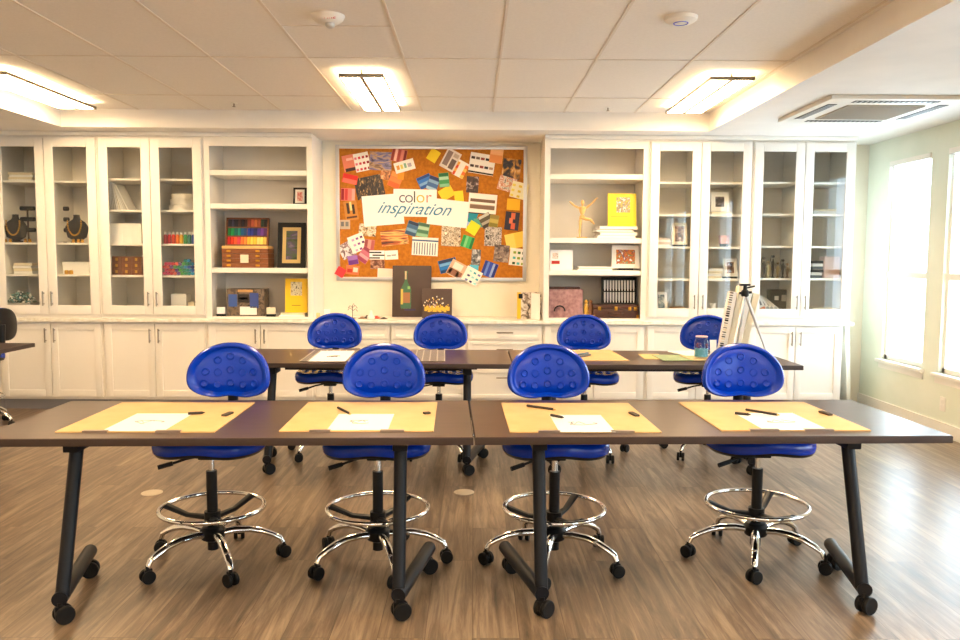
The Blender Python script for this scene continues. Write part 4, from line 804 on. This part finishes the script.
# ---------------------------------------------------------------- stools
def outline(a, w=.2035):
    c, s = math.cos(a), math.sin(a); n = 2.08 if s > 0 else 2.6
    r = (abs(c)**n + abs(s)**n)**(-1/n); x = r*c*w; z = r*s*(.168 if s > 0 else .108) - .030
    if s < 0: z += .011*math.exp(-(x/.055)**2)
    return x, z
def make_stool():
    t = thing('stool', 'x', 'stool', (0, 0, 0), 0, 'blue bubble-backed stools on chrome bases')
    # seat
    N = 64; mb = MB(); prof = [(.0,.026),(.45,.026),(.72,.026),(.80,.030),(.90,.034),(.96,.030),(.995,.016),(1.0,.0),(.99,-.02),(.95,-.036),(.88,-.040),(.6,-.036),(.0,-.034)]
    def seat_pt(tt, zz, a):
        c, s = math.cos(a), math.sin(a); n = 2.5; r = (abs(c)**n+abs(s)**n)**(-1/n); x = r*c*.248*tt; y = r*s*.215*tt
        if s < 0: y += .02*math.exp(-(x/.07)**2)*tt*-.6
        dz = .018*math.exp(-(x/.09)**2) - .012*(abs(x)/.248)**2 + (.02*(y/.215)**2 if y > 0 else -.014*(y/.215)**2)
        return (x, y, .578+zz+dz)
    rings = []
    for tt, zz in prof[1:-1]: rings.append([mb.bm.verts.new(seat_pt(tt, zz, 2*PI*i/N)) for i in range(N)])
    kb, kk = mb.mi(M_blue), mb.mi(M_black)
    for j, (a, b) in enumerate(zip(rings, rings[1:])):
        for i in range(N): f = mb.bm.faces.new((a[i], a[(i+1)%N], b[(i+1)%N], b[i])); f.material_index = kb if j < 7 else kk
    for rg, zz, k in ((rings[0], .026, kb), (rings[-1], -.034, kk)):
        c = mb.bm.verts.new(seat_pt(0, zz, 0))
        for i in range(N): f = mb.bm.faces.new((rg[i], rg[(i+1)%N], c)); f.material_index = k
    for j in range(4):
        for i in range(-3+(j in (0,3)), 4-(j in (0,3))):
            x, y = i*.055, -.12+j*.08
            zz = seat_pt(math.hypot(x/.248, y/.215), 0, math.atan2(y/.215, x/.248))[2]+.026
            mb.lathe([(.019,-.003),(.018,.004),(.013,.0045),(.012,.002),(.001,.003)], M_blue, (x, y, zz), 12)
    part('seat', mb, t, ang=60)
    # backrest, front faces -y
    mb = MB(); y0 = .285; zc = .856
    prof = [(1.0,.012),(.985,-.008),(.945,-.021),(.885,-.021),(.84,-.008),(.80,-.002),(.76,-.006),(.5,-.010)]
    def bp(tt, yy, a):
        x, z = outline(a); x *= tt; z *= tt
        return (x, y0+yy-.05*(x/.2)**2*1.0+.02+.10*(z)*.6, zc+z)
    rings = [[mb.bm.verts.new(bp(tt, yy, 2*PI*i/72)) for i in range(72)] for tt, yy in prof]
    back = [[mb.bm.verts.new(bp(tt, yy, 2*PI*i/72)) for i in range(72)] for tt, yy in ((.985,.028),(.9,.034),(.5,.036))]
    kb, kk = mb.mi(M_blue), mb.mi(M_black)
    for j, (a, b) in enumerate(zip(rings, rings[1:])):
        for i in range(72): mb.bm.faces.new((a[i], a[(i+1)%72], b[(i+1)%72], b[i])).material_index = kb
    for j, (a, b) in enumerate(zip([rings[0]]+back, back)):
        for i in range(72): mb.bm.faces.new((a[i], b[i], b[(i+1)%72], a[(i+1)%72])).material_index = kk if j else kb
    for rg, yy, k in ((rings[-1], -.008, kb), (back[-1], .036, kk)):
        c = mb.bm.verts.new(bp(0, yy, 0))
        for i in range(72): mb.bm.faces.new((rg[i], rg[(i+1)%72], c)).material_index = k
    q = [(-.062,.052),(0,.072),(.062,.052),(-.118,-.004),(-.062,-.008),(0,.006),(.062,-.008),(.118,-.004),(-.124,-.060),(-.064,-.068),(0,-.060),(.064,-.068),(.124,-.060)]
    for x, z in q:
        y = y0-.008-.05*(x/.2)**2+.02+.06*z
        n = Vector((-2*.05*x/.04*-1*-1, -1, .06)).normalized()
        M = Matrix.Translation((x, y, zc+z)) @ Vector((-.1*x/.04*1.0*-1*-1, -1, .06)).normalized().to_track_quat('Z', 'Y').to_matrix().to_4x4()
        mb.lathe([(.0205,-.004),(.019,.005),(.0155,.0065),(.0135,.003),(.010,.0012),(.001,.0025)], M_blue, (0,0,0), 20, M)
    part('backrest', mb, t, ang=60)
    mb = MB(); mb.tube([(0,.06,.53),(0,.2,.525),(0,.27,.56),(0,.325,.66),(0,.328,.76),(0,.335,.86)], .02, M_black, 12, sx=1.3); part('back_bracket', mb, t)
    mb = MB(); mb.bx(-.09, .09, -.08, .1, .518, .540, M_black, bev=.006); mb.bx(-.045, .045, -.05, .06, .495, .518, M_black, bev=.006); part('tilt_mechanism', mb, t)
    mb = MB(); mb.tube([(-.03,-.02,.51),(-.10,-.05,.50),(-.15,-.07,.485)], .006, M_black, 8); mb.tube([(-.15,-.07,.485),(-.21,-.09,.47)], .011, M_black, 8); part('lever', mb, t)
    mb = MB(); mb.cyl((0,0,.43), (0,0,.50), .0135, M_chrome); part('piston', mb, t)
    mb = MB(); mb.cyl((0,0,.065), (0,0,.435), .0245, M_black, seg=24); part('column', mb, t)
    zr = .262
    mb = MB(); mb.torus((0,0,zr), .232, .0105, M_chrome, 56, 12); fr = part('foot_ring', mb, t)
    mb = MB(); mb.cyl((0,0,.195), (0,0,.245), .037, M_black, seg=24)
    for k in range(3):
        a = 2*PI*k/3+PI/2-.6; mb.tube([(.03*math.cos(a), .03*math.sin(a), .215), (.12*math.cos(a), .12*math.sin(a), .222), (.222*math.cos(a), .222*math.sin(a), zr)], [.013,.011,.014], M_black, 8, sx=1.5)
    part('ring_bracket', mb, fr)
    mb = MB(); mb.lathe([(.03,.105),(.05,.115),(.058,.13),(.058,.158),(.045,.172),(.025,.176)], M_black); part('hub', mb, t)
    return t
def add_base(t, rot):
    for k in range(5):
        a = math.radians(rot)+2*PI*k/5; c, s = math.cos(a), math.sin(a)
        pr = [(.045,.142),(.10,.150),(.165,.148),(.22,.136),(.268,.116),(.302,.096),(.313,.072)]
        mb = MB(); mb.tube([(r*c, r*s, z) for r, z in pr], [.016,.0165,.016,.015,.0135,.0125,.012], M_chrome, 12, sx=1.25); part('base_arm', mb, t)
        mb = MB(); R = Matrix.Translation((.317*c, .317*s, 0)) @ Matrix.Rotation(a+random.uniform(-.9,.9), 4, 'Z')
        for sg in (-1, 1): mb.lathe([(.012,-.009),(.026,-.009),(.029,-.006),(.029,.006),(.026,.009),(.012,.009)], M_rubber, (0,0,0), 24, R @ Matrix.Translation((0, sg*.017, .0295)) @ Matrix.Rotation(PI/2, 4, 'X'))
        mb.cyl((0,-.016,.0295), (0,.016,.0295), .008, M_black, M=R); mb.bx(-.02, .012, -.0075, .0075, .03, .062, M_black, R, bev=.003); mb.cyl((0,0,.055), (0,0,.076), .008, M_black, M=R); part('caster', mb, t)
proto_stool = make_stool()
def place(X, Y, rz, base_rot, label, first=False):
    rzr = math.radians(rz)
    if first: o = proto_stool; o.location = (X, Y, 0); o.rotation_euler = (0,0,rzr); o['label'] = label
    else: o = dup(proto_core, (X, Y, 0), rzr, label)
    return o
# copies are taken from the bare prototype before its base is turned
spec = [(-1.205, 3.63, -1, 13, 'blue stool at the front table, leftmost of the front row'), (-.44, 3.63, 0, 2, 'blue stool at the front table, second from left in the front row'),
        (.378, 3.64, 2, 40, 'blue stool at the front table, third from left in the front row'), (1.345, 3.705, -1, 34, 'blue stool at the front table, rightmost of the front row'),
        (-1.03, 5.72, 3, 20, 'blue stool at the back table, leftmost of the back row'), (-.25, 5.72, 0, 15, 'blue stool at the back table, second from left in back row'),
        (.80, 5.72, -6, 10, 'blue stool at the back table, third from left in back row'), (1.70, 5.74, -14, 5, 'blue stool at the back table behind the easel'),
        (-4.10, 6.5, -105, 0, 'blue stool with black back shell cut by the left edge of view')]
proto_core = proto_stool; stools = [proto_stool]
for i in range(1, len(spec)): stools.append(copy_tree(proto_core))
for o, (X, Y, rz, br, lab) in zip(stools, spec):
    o.location = (X, Y, 0); o.rotation_euler = (0, 0, math.radians(rz)); o['label'] = lab; add_base(o, br-rz)
# ---------------------------------------------------------------- tables
def make_table(W=1.86, D=.79):
    t = thing('flip_table', 'x', 'table', (0,0,0), 0, 'brown training tables on casters'); Z = .74
    mb = MB(); mb.bx(-W/2, W/2, 0, D, Z-.030, Z-.002, M_edge, bev=.003); mb.bx(-W/2+.003, W/2-.003, .003, D-.003, Z-.003, Z, M_top); part('tabletop', mb, t)
    for s in (-1, 1):
        X = s*.65-.01; Xr = s*.76-.01
        mb = MB(); mb.cyl((X, .085, .10), (X, .25, .66), .0265, M_leg, seg=20); part('leg', mb, t)
        mb = MB(); mb.bx(X-.065, X+.065, .07, .62, Z-.046, Z-.0305, M_leg, bev=.004); mb.bx(X-.03, X+.03, .19, .34, .64, Z-.046, M_leg, bev=.006); part('bracket', mb, t)
        mb = MB(); mb.cyl((X, .06, .098), (Xr, .58, .098), .029, M_leg, seg=18); part('foot_bar', mb, t)
        for (x, y) in ((X, .065), (Xr-s*.012, .52)):
            mb = MB(); R = Matrix.Translation((x, y, 0)) @ Matrix.Rotation(random.uniform(.1, .9), 4, 'Z')
            for sg in (-1, 1): mb.lathe([(.012,-.01),(.033,-.01),(.036,-.006),(.036,.006),(.033,.01),(.012,.01)], M_rubber, (0,0,0), 24, R @ Matrix.Translation((.012, sg*.018, .0365)) @ Matrix.Rotation(PI/2, 4, 'X'))
            mb.cyl((.012,-.012,.0365), (.012,.012,.0365), .01, M_leg, M=R); mb.bx(-.02, .016, -.0075, .0075, .03, .07, M_black, R, bev=.003); mb.cyl((0,0,.055), (0,0,.085), .011, M_black, M=R); part('caster', mb, t)
    mb = MB(); mb.bx(-.6, .6, .33, .37, Z-.09, Z-.047, M_leg, bev=.004); part('crossbeam', mb, t)
    return t
RF = .033; x0 = .003; F1 = 2.99
tb = make_table()
def tloc(off, y, r, xs): return (xs+off*math.cos(r), y+off*math.sin(r), 0)
tb.location = tloc(-.932, F1, RF, x0); tb.rotation_euler = (0,0,RF); tb['label'] = 'brown rolling table in the front row, left of the seam'
ROOTM[tb.name] = Matrix.Translation(tb.location) @ Matrix.Rotation(RF, 4, 'Z')
tbl = {'fl': tb, 'fr': dup(tb, tloc(.934, F1, RF, x0), RF, 'brown rolling table in the front row, right of the seam'),
       'bl': dup(tb, (.25-.932, 5.07, 0), 0, 'brown rolling table in the back row, left of the seam'), 'br': dup(tb, (.25+.934, 5.07, 0), 0, 'brown rolling table in the back row, right of the seam')}
TZ = .74
# side table far left
p = at(35, 343, Z=TZ); t = thing('side_table', 'dark brown table corner showing behind the stool at left edge', 'table', (p.x-.6, p.y-.33, 0))
mb = MB(); mb.bx(-.6, .6, -.33, .33, TZ-.03, TZ, M_edge, bev=.003); part('tabletop', mb, t)
for sx in (-1, 1):
    mb = MB(); mb.cyl((sx*.35, .1, .03), (sx*.35, .1, TZ-.031), .025, M_leg); part('leg', mb, t); mb = MB(); mb.bx(sx*.35-.03, sx*.35+.03, -.25, .3, 0, .03, M_leg, bev=.004); part('foot', mb, t)
# ---------------------------------------------------------------- things on the tables
def quad(px4, z):
    return [at(x, y, Z=z) for x, y in px4]
def slab(pts, z, th, m, M=None):
    mb = MB(); mb.prism([(p.x, p.y) for p in pts], z, z+th, m); return mb
def rectify(pts):
    bl, fl, fr, br = pts   # a real rectangle fitted to the four measured corners
    c = (bl+fl+fr+br)/4; u = ((fr-fl)+(br-bl)); W = ((fr-fl).length+(br-bl).length)/2; Hh = ((bl-fl).length+(br-fr).length)/2; u.normalize(); v = Vector((-u.y, u.x, 0))
    return c, u, v, W, min(Hh, .62)
bd = [((124,401),(52,433),(208,433),(260,401)), ((309,401),(278,432),(434,432),(437,401)), ((502,401),(509,434),(661,434),(629,401)), ((677,400),(724,432.5),(873,432.5),(803,400))]
pp = [((134,413.5),(105,431),(166,431),(191,413.5)), ((337,414),(329,430),(387,430),(395,414)), ((549,415),(560,432),(613,432),(603,415)), ((738,413),(760,430),(824,430),(797,413))]
clip = [((83,108),(156,181)), ((309,330),(380,404)), ((538,560),(611,634)), ((752,781),(807,836))]
names = ['leftmost drawing board on the front tables', 'drawing board second from left, beside the table seam', 'drawing board third from left on the front tables', 'rightmost drawing board on the front tables']
for i in range(4):
    c, u, v, W, Hh = rectify(quad(bd[i], TZ+.006)); ang = math.atan2(u.y, u.x)
    t = thing('drawing_board', 'kraft-brown '+names[i], 'drawing board', (c.x, c.y, TZ+.0004), ang, 'kraft drawing boards')
    mb = MB(); mb.bx(-W/2, W/2, -Hh/2, Hh/2, 0, .005, M_kraft, bev=.001); part('panel', mb, t)
    inv = ROOTM[t.name].inverted()
    for a, b in clip[i]:
        la = inv @ at(a, 431, Z=TZ+.006); lb = inv @ at(b, 431, Z=TZ+.006)
        mb = MB(); mb.bx(la.x, lb.x, -Hh/2-.004, -Hh/2+.016, .0052, .0085, M_clip, bev=.001); mb.bx(la.x, lb.x, -Hh/2-.004, -Hh/2-.0005, .0, .0085, M_clip); part('clip', mb, t)
    c, u, v, W, Hh = rectify(quad(pp[i], TZ+.006)); mb = MB(); R = Matrix.Translation((c.x, c.y, TZ+.0058)) @ Matrix.Rotation(math.atan2(u.y, u.x), 4, 'Z')
    sk = mat((120,114,120), .7); rr = random.Random(i)
    t2 = thing('drawing_paper', 'white sketch paper on the '+names[i], 'paper', (c.x, c.y, TZ+.0058), math.atan2(u.y, u.x), 'white sketch papers')
    mb = MB(); mb.bx(-W/2, W/2, -Hh/2, Hh/2, 0, .0006, M_paper); part('sheet', mb, t2)
    mb = MB(); mb.tube([(.05*math.cos(a)*(1+.3*math.sin(3*a+i)), -.01+.03*math.sin(a), .0008) for a in [i+4.6*k/20 for k in range(21)]], .0013, sk, 6); mb.tube([(-.05+.005*k, .02*math.sin(k*.7+i), .0008) for k in range(14)], .0011, sk, 6); part('pencil_sketch', mb, t2)
def stick(pa, pb, r, m, label, name='pencil', cat='pencil', z=TZ+.0056):
    a = at(*pa, Z=z+r); b = at(*pb, Z=z+r); d = (b-a).normalized(); t = thing(name, label, cat, (a+b)/2-Vector((0,0,r)))
    mb = MB(); mb.cyl(a, b-d*.012, r, m, seg=8); part('shaft', mb, t, True)
    mb = MB(); mb.cyl(b-d*.012, b, r, M_birch if name == 'pencil' else m, r2=r*.2, seg=8); part('tip', mb, t, True)
stick((188,413.5), (205,412.5), .006, M_pencil, 'thick charcoal stick on the leftmost drawing board', 'charcoal_stick', 'charcoal stick')
stick((338,407.5), (351,414), .0055, M_pencil, 'dark pencil above the paper on the second drawing board from left')
stick((527,405.5), (556,409.5), .0055, M_pencil, 'long dark pencil on the third drawing board from left')
stick((551,415), (564,417.5), .006, M_pencil, 'short charcoal stick touching the paper on the third drawing board', 'charcoal_stick', 'charcoal stick', z=TZ+.0066)
stick((746,409.5), (780,415), .0055, M_pencil, 'long dark pencil on the rightmost drawing board', z=TZ+.0066)
stick((735,413), (751,414.5), .006, M_pencil, 'short charcoal stick left of the long pencil on rightmost board', 'charcoal_stick', 'charcoal stick', z=TZ+.0066)
for (a, b, l) in (((224,416.3), (231,413.5), 'small dark eraser on the leftmost drawing board'), ((424.5,414), (429,413.6), 'small square dark eraser on the second drawing board'), ((631,413.5), (637,416.5), 'small dark eraser on the third drawing board'), ((821,412.5), (830,415.5), 'small dark eraser on the rightmost drawing board')):
    pa = at(*a, Z=TZ+.006); pb = at(*b, Z=TZ+.006); d = pb-pa; c = (pa+pb)/2; mb = MB(); mb.bx(-d.length/2-.004, d.length/2+.004, -.011, .011, .0057, .0145, mat((70,58,44), .7), Matrix.Translation((c.x, c.y, TZ)) @ Matrix.Rotation(math.atan2(d.y, d.x), 4, 'Z'), bev=.002); single('eraser', mb, l, 'eraser')
# back row: grid mats, board, papers
M_gridm = mat((96,86,80), .5, name='grey_mat')
def gridmat(q, label):
    c, u, v, W, Hh = rectify(quad(q, TZ)); t = thing('cutting_mat', label, 'mat', (c.x, c.y, TZ+.0004), math.atan2(u.y, u.x)); mb = MB(); mb.bx(-W/2, W/2, -Hh/2, Hh/2, 0, .004, M_gridm)
    n = int(W/.045); k2 = int(Hh/.045); lw = mat((190,180,168), .5)
    for i in range(n+1): X = -W/2+W*i/n; mb.bx(X-.004, X+.004, -Hh/2, Hh/2, .004, .0046, lw)
    for i in range(k2+1): Yy = -Hh/2+Hh*i/k2; mb.bx(-W/2, W/2, Yy-.004, Yy+.004, .004, .0046, lw)
    part('mat', mb, t); return t
gridmat(((313,350.5),(302,362),(372,362),(378,350.5)), 'grey gridded mat under the picture sheet on the back-left table')
gridmat(((404,350.5),(399,362),(443,362),(446,350.5)), 'grey gridded mat right of the second front stool back')
c, u, v, W, Hh = rectify(quad(((321,351),(308,361.5),(346,361.5),(354,351)), TZ+.005)); t = thing('picture_sheet', 'white sheet with dark flower drawing on the gridded mat', 'paper', (c.x, c.y, TZ+.0052), math.atan2(u.y, u.x)); mb = MB(); mb.bx(-W/2, W/2, -Hh/2, Hh/2, 0, .0008, M_paper); part('sheet', mb, t)
mb = MB()
for k in range(7): mb.tube([(.01+.015*math.cos(a+k)*(1+k*.3), -.03+.04*math.sin(a)*(.4+.1*k), .001) for a in [2*PI*j/12 for j in range(9)]], .0016, M_pencil, 6)
part('ink_drawing', mb, t)
c, u, v, W, Hh = rectify(quad(((528,350.5),(524,361),(627,361),(612,350.5)), TZ)); mb = MB(); mb.bx(-W/2, W/2, -Hh/2, Hh/2, .0004, .005, M_kraft, Matrix.Translation((c.x, c.y, TZ)) @ Matrix.Rotation(math.atan2(u.y, u.x), 4, 'Z')); single('drawing_board', mb, 'kraft-brown drawing board on the back table behind third front stool', 'drawing board')
for k, (a, b, c_) in enumerate((((578,354.5), (589,352.8), (70,110,130)), ((580,356.5), (591,354.5), (90,80,70)))):
    stick(a, b, .007, mat(c_, .4), ('blue-grey', 'brown')[k]+' brush lying on the back drawing board', 'paint_brush', 'paint brush')
cs = [((641,355),(644,359),(662,360),(660,354),(214,180,120),'tan folded paper at left of the pile on the back-right table'), ((655,356),(660,361.5),(690,361.5),(684,356),(150,170,130),'pale green leaf paper in the pile on the back-right table'), ((684,357),(688,361.5),(716,361.5),(712,357),(226,196,140),'cream paper nearest the glass jar base'), ((676,353),(675,357.5),(703,357.5),(702,353),(244,242,238),'white paper left of the glass jar')]
for k, (a, b, c2, d, co, l) in enumerate(cs):
    cc, u, v, W, Hh = rectify(quad((a, b, c2, d), TZ)); mb = MB(); z = .0004+.004*k; mb.bx(-W/2, W/2, -Hh/2, Hh/2, z, z+.0036, mat(co, .6), Matrix.Translation((cc.x, cc.y, TZ)) @ Matrix.Rotation(math.atan2(u.y, u.x)+.1*(k-1), 4, 'Z')); single('craft_paper', mb, l, 'paper')
p = at(701, 360, Z=TZ); t = thing('glass_jar', 'glass jar with blue water and purple flower print by the easel', 'jar', (p.x+.003, p.y+.01, TZ+.018))
mb = MB(); mb.lathe([(.040,0),(.046,.004),(.046,.105),(.038,.12),(.038,.137),(.036,.137),(.036,.12),(.0435,.103),(.0435,.006),(.001,.005)], thin_glass('jar_glass', (225,235,240)), seg=32); part('glass', mb, t)
mb = MB(); mb.lathe([(.001,.0065),(.042,.0075),(.042,.058),(.001,.058)], mat((150,214,226), .15), seg=32); part('blue_water', mb, t)
mb = MB()
for k in range(11):
    a = -PI/2+random.uniform(-.9, .9); z = random.uniform(.07, .1); mb.sph((.0465*math.cos(a), .0465*math.sin(a), z), .0075, mat(random.choice([(90,50,110),(120,70,90),(60,40,90)]), .5), 8)
part('flower_print', mb, t); mb = MB(); mb.torus((0,0,.14), .037, .004, mat((230,190,190), .4), 28, 8); part('rim', mb, t)
# easel with canvases
def E(px, py, Y): return at(px, py, Y=Y)
YE = 5.5
base = E(738, 343.5, YE); t = thing('phone_tripod', 'silver camera tripod with black head standing on the back table', 'tripod', (at(745, 345, Y=5.45).x, 5.45, TZ+.0005))
hd = at(745, 292.5, Y=5.47); o3 = t.location
top = Vector((hd.x-o3.x, .02, hd.z-o3.z))
for k, (dx, dy) in enumerate(((-.13, -.1), (.15, -.03), (-.02, .13))):
    mb = MB(); f = Vector((dx, dy, .012)); mb.tube([top, top.lerp(f, .55)], .011, M_silver, 10); mb.tube([top.lerp(f, .5), f], .007, M_silver, 10); l = part('leg', mb, t)
    mb = MB(); mb.sph((f.x, f.y, .0125), .012, M_black, 10); part('rubber_foot', mb, l)
mb = MB(); mb.lathe([(.018,-.03),(.026,-.02),(.026,.01),(.014,.02),(.012,.045)], M_black, top); mb.bx(top.x-.035, top.x+.03, top.y-.02, top.y+.02, top.z+.045, top.z+.06, M_black, bev=.003); mb.cyl((top.x-.04, top.y, top.z-.005), (top.x+.045, top.y, top.z+.002), .009, M_black); mb.cyl((top.x, top.y, top.z+.03), (top.x+.06, top.y-.02, top.z+.045), .006, M_black); part('head', mb, t)
# canvases stacked leaning (profile towards camera)
YK = 5.62
bl_ = at(720, 343, Y=YK); w1 = at(741, 343, Y=YK).x-bl_.x
for k in range(4):
    xk = bl_.x-.002+.054*k
    Hk = (.43,.47,.46,.42)[k]; M = Matrix.Translation((xk, YK+.02*k, TZ+.027)) @ Matrix.Rotation(math.radians(9+1.0*k), 4, 'Y') @ Matrix.Rotation(math.radians(-12), 4, 'Z')
    mb = MB(); mb.bx(0, .044, 0, .2, 0, Hk, M_paper if k % 2 == 0 else cream, M, bev=.002)
    if k == 0:
        rr = random.Random(5)
        for j in range(26): z = Hk*j/26; mb.bx(-.002, .02, -.002, .03, z+.002, z+.002+rr.uniform(.004,.012), rr.choice([M_black, M_black, M_dkbrown, cream]), M)
    single('canvas', mb, ('cream canvas with black speckled edge leaning left of the tripod', 'cream blank canvas second in the leaning row behind tripod', 'white blank canvas third in the leaning row behind tripod', 'cream blank canvas rightmost behind the tripod')[k], 'canvas')
a = at(716, 345, Y=YK-.04); b = at(757, 342, Y=YK-.04); mb = MB(); mb.bx(a.x, b.x, YK-.03, YK+.2, TZ+.0005, TZ+.0135, M_black, bev=.003); single('easel_tray', mb, 'flat black tray under the leaning canvases', 'tray')
c = at(716, 338, Y=YK-.06); mb = MB(); mb.box((0,0,.055), (.045,.006,.11), M_paper, Matrix.Translation((c.x-.012, YK-.05, TZ+.001)) @ Matrix.Rotation(math.radians(-8), 4, 'X')); single('place_card', mb, 'small white card standing at left foot of the canvases', 'card')
# ---------------------------------------------------------------- light, world, camera
w = bpy.data.worlds.new('sky'); bpy.context.scene.world = w; w.use_nodes = True; N, L = w.node_tree.nodes, w.node_tree.links
bg = N['Background']; bg.inputs[0].default_value = (.72, .87, 1, 1); bg.inputs[1].default_value = 8
cd = bpy.data.cameras.new('camera'); cam = bpy.data.objects.new('camera', cd); COL.objects.link(cam)
cd.sensor_fit = 'HORIZONTAL'; cd.sensor_width = 36; cd.lens = F/960*36; cd.clip_start = .05
Mc = Matrix.Identity(4)
for i in range(3): Mc[i][0] = RT[i]; Mc[i][1] = UP[i]; Mc[i][2] = -FW[i]; Mc[i][3] = CAM[i]
cam.matrix_world = Mc
sc = bpy.context.scene; sc.camera = cam
sc.view_settings.view_transform = 'Standard'; sc.view_settings.look = 'None'; sc.view_settings.gamma = 1; sc.view_settings.use_curve_mapping = False
sc.view_settings.exposure = 0.84
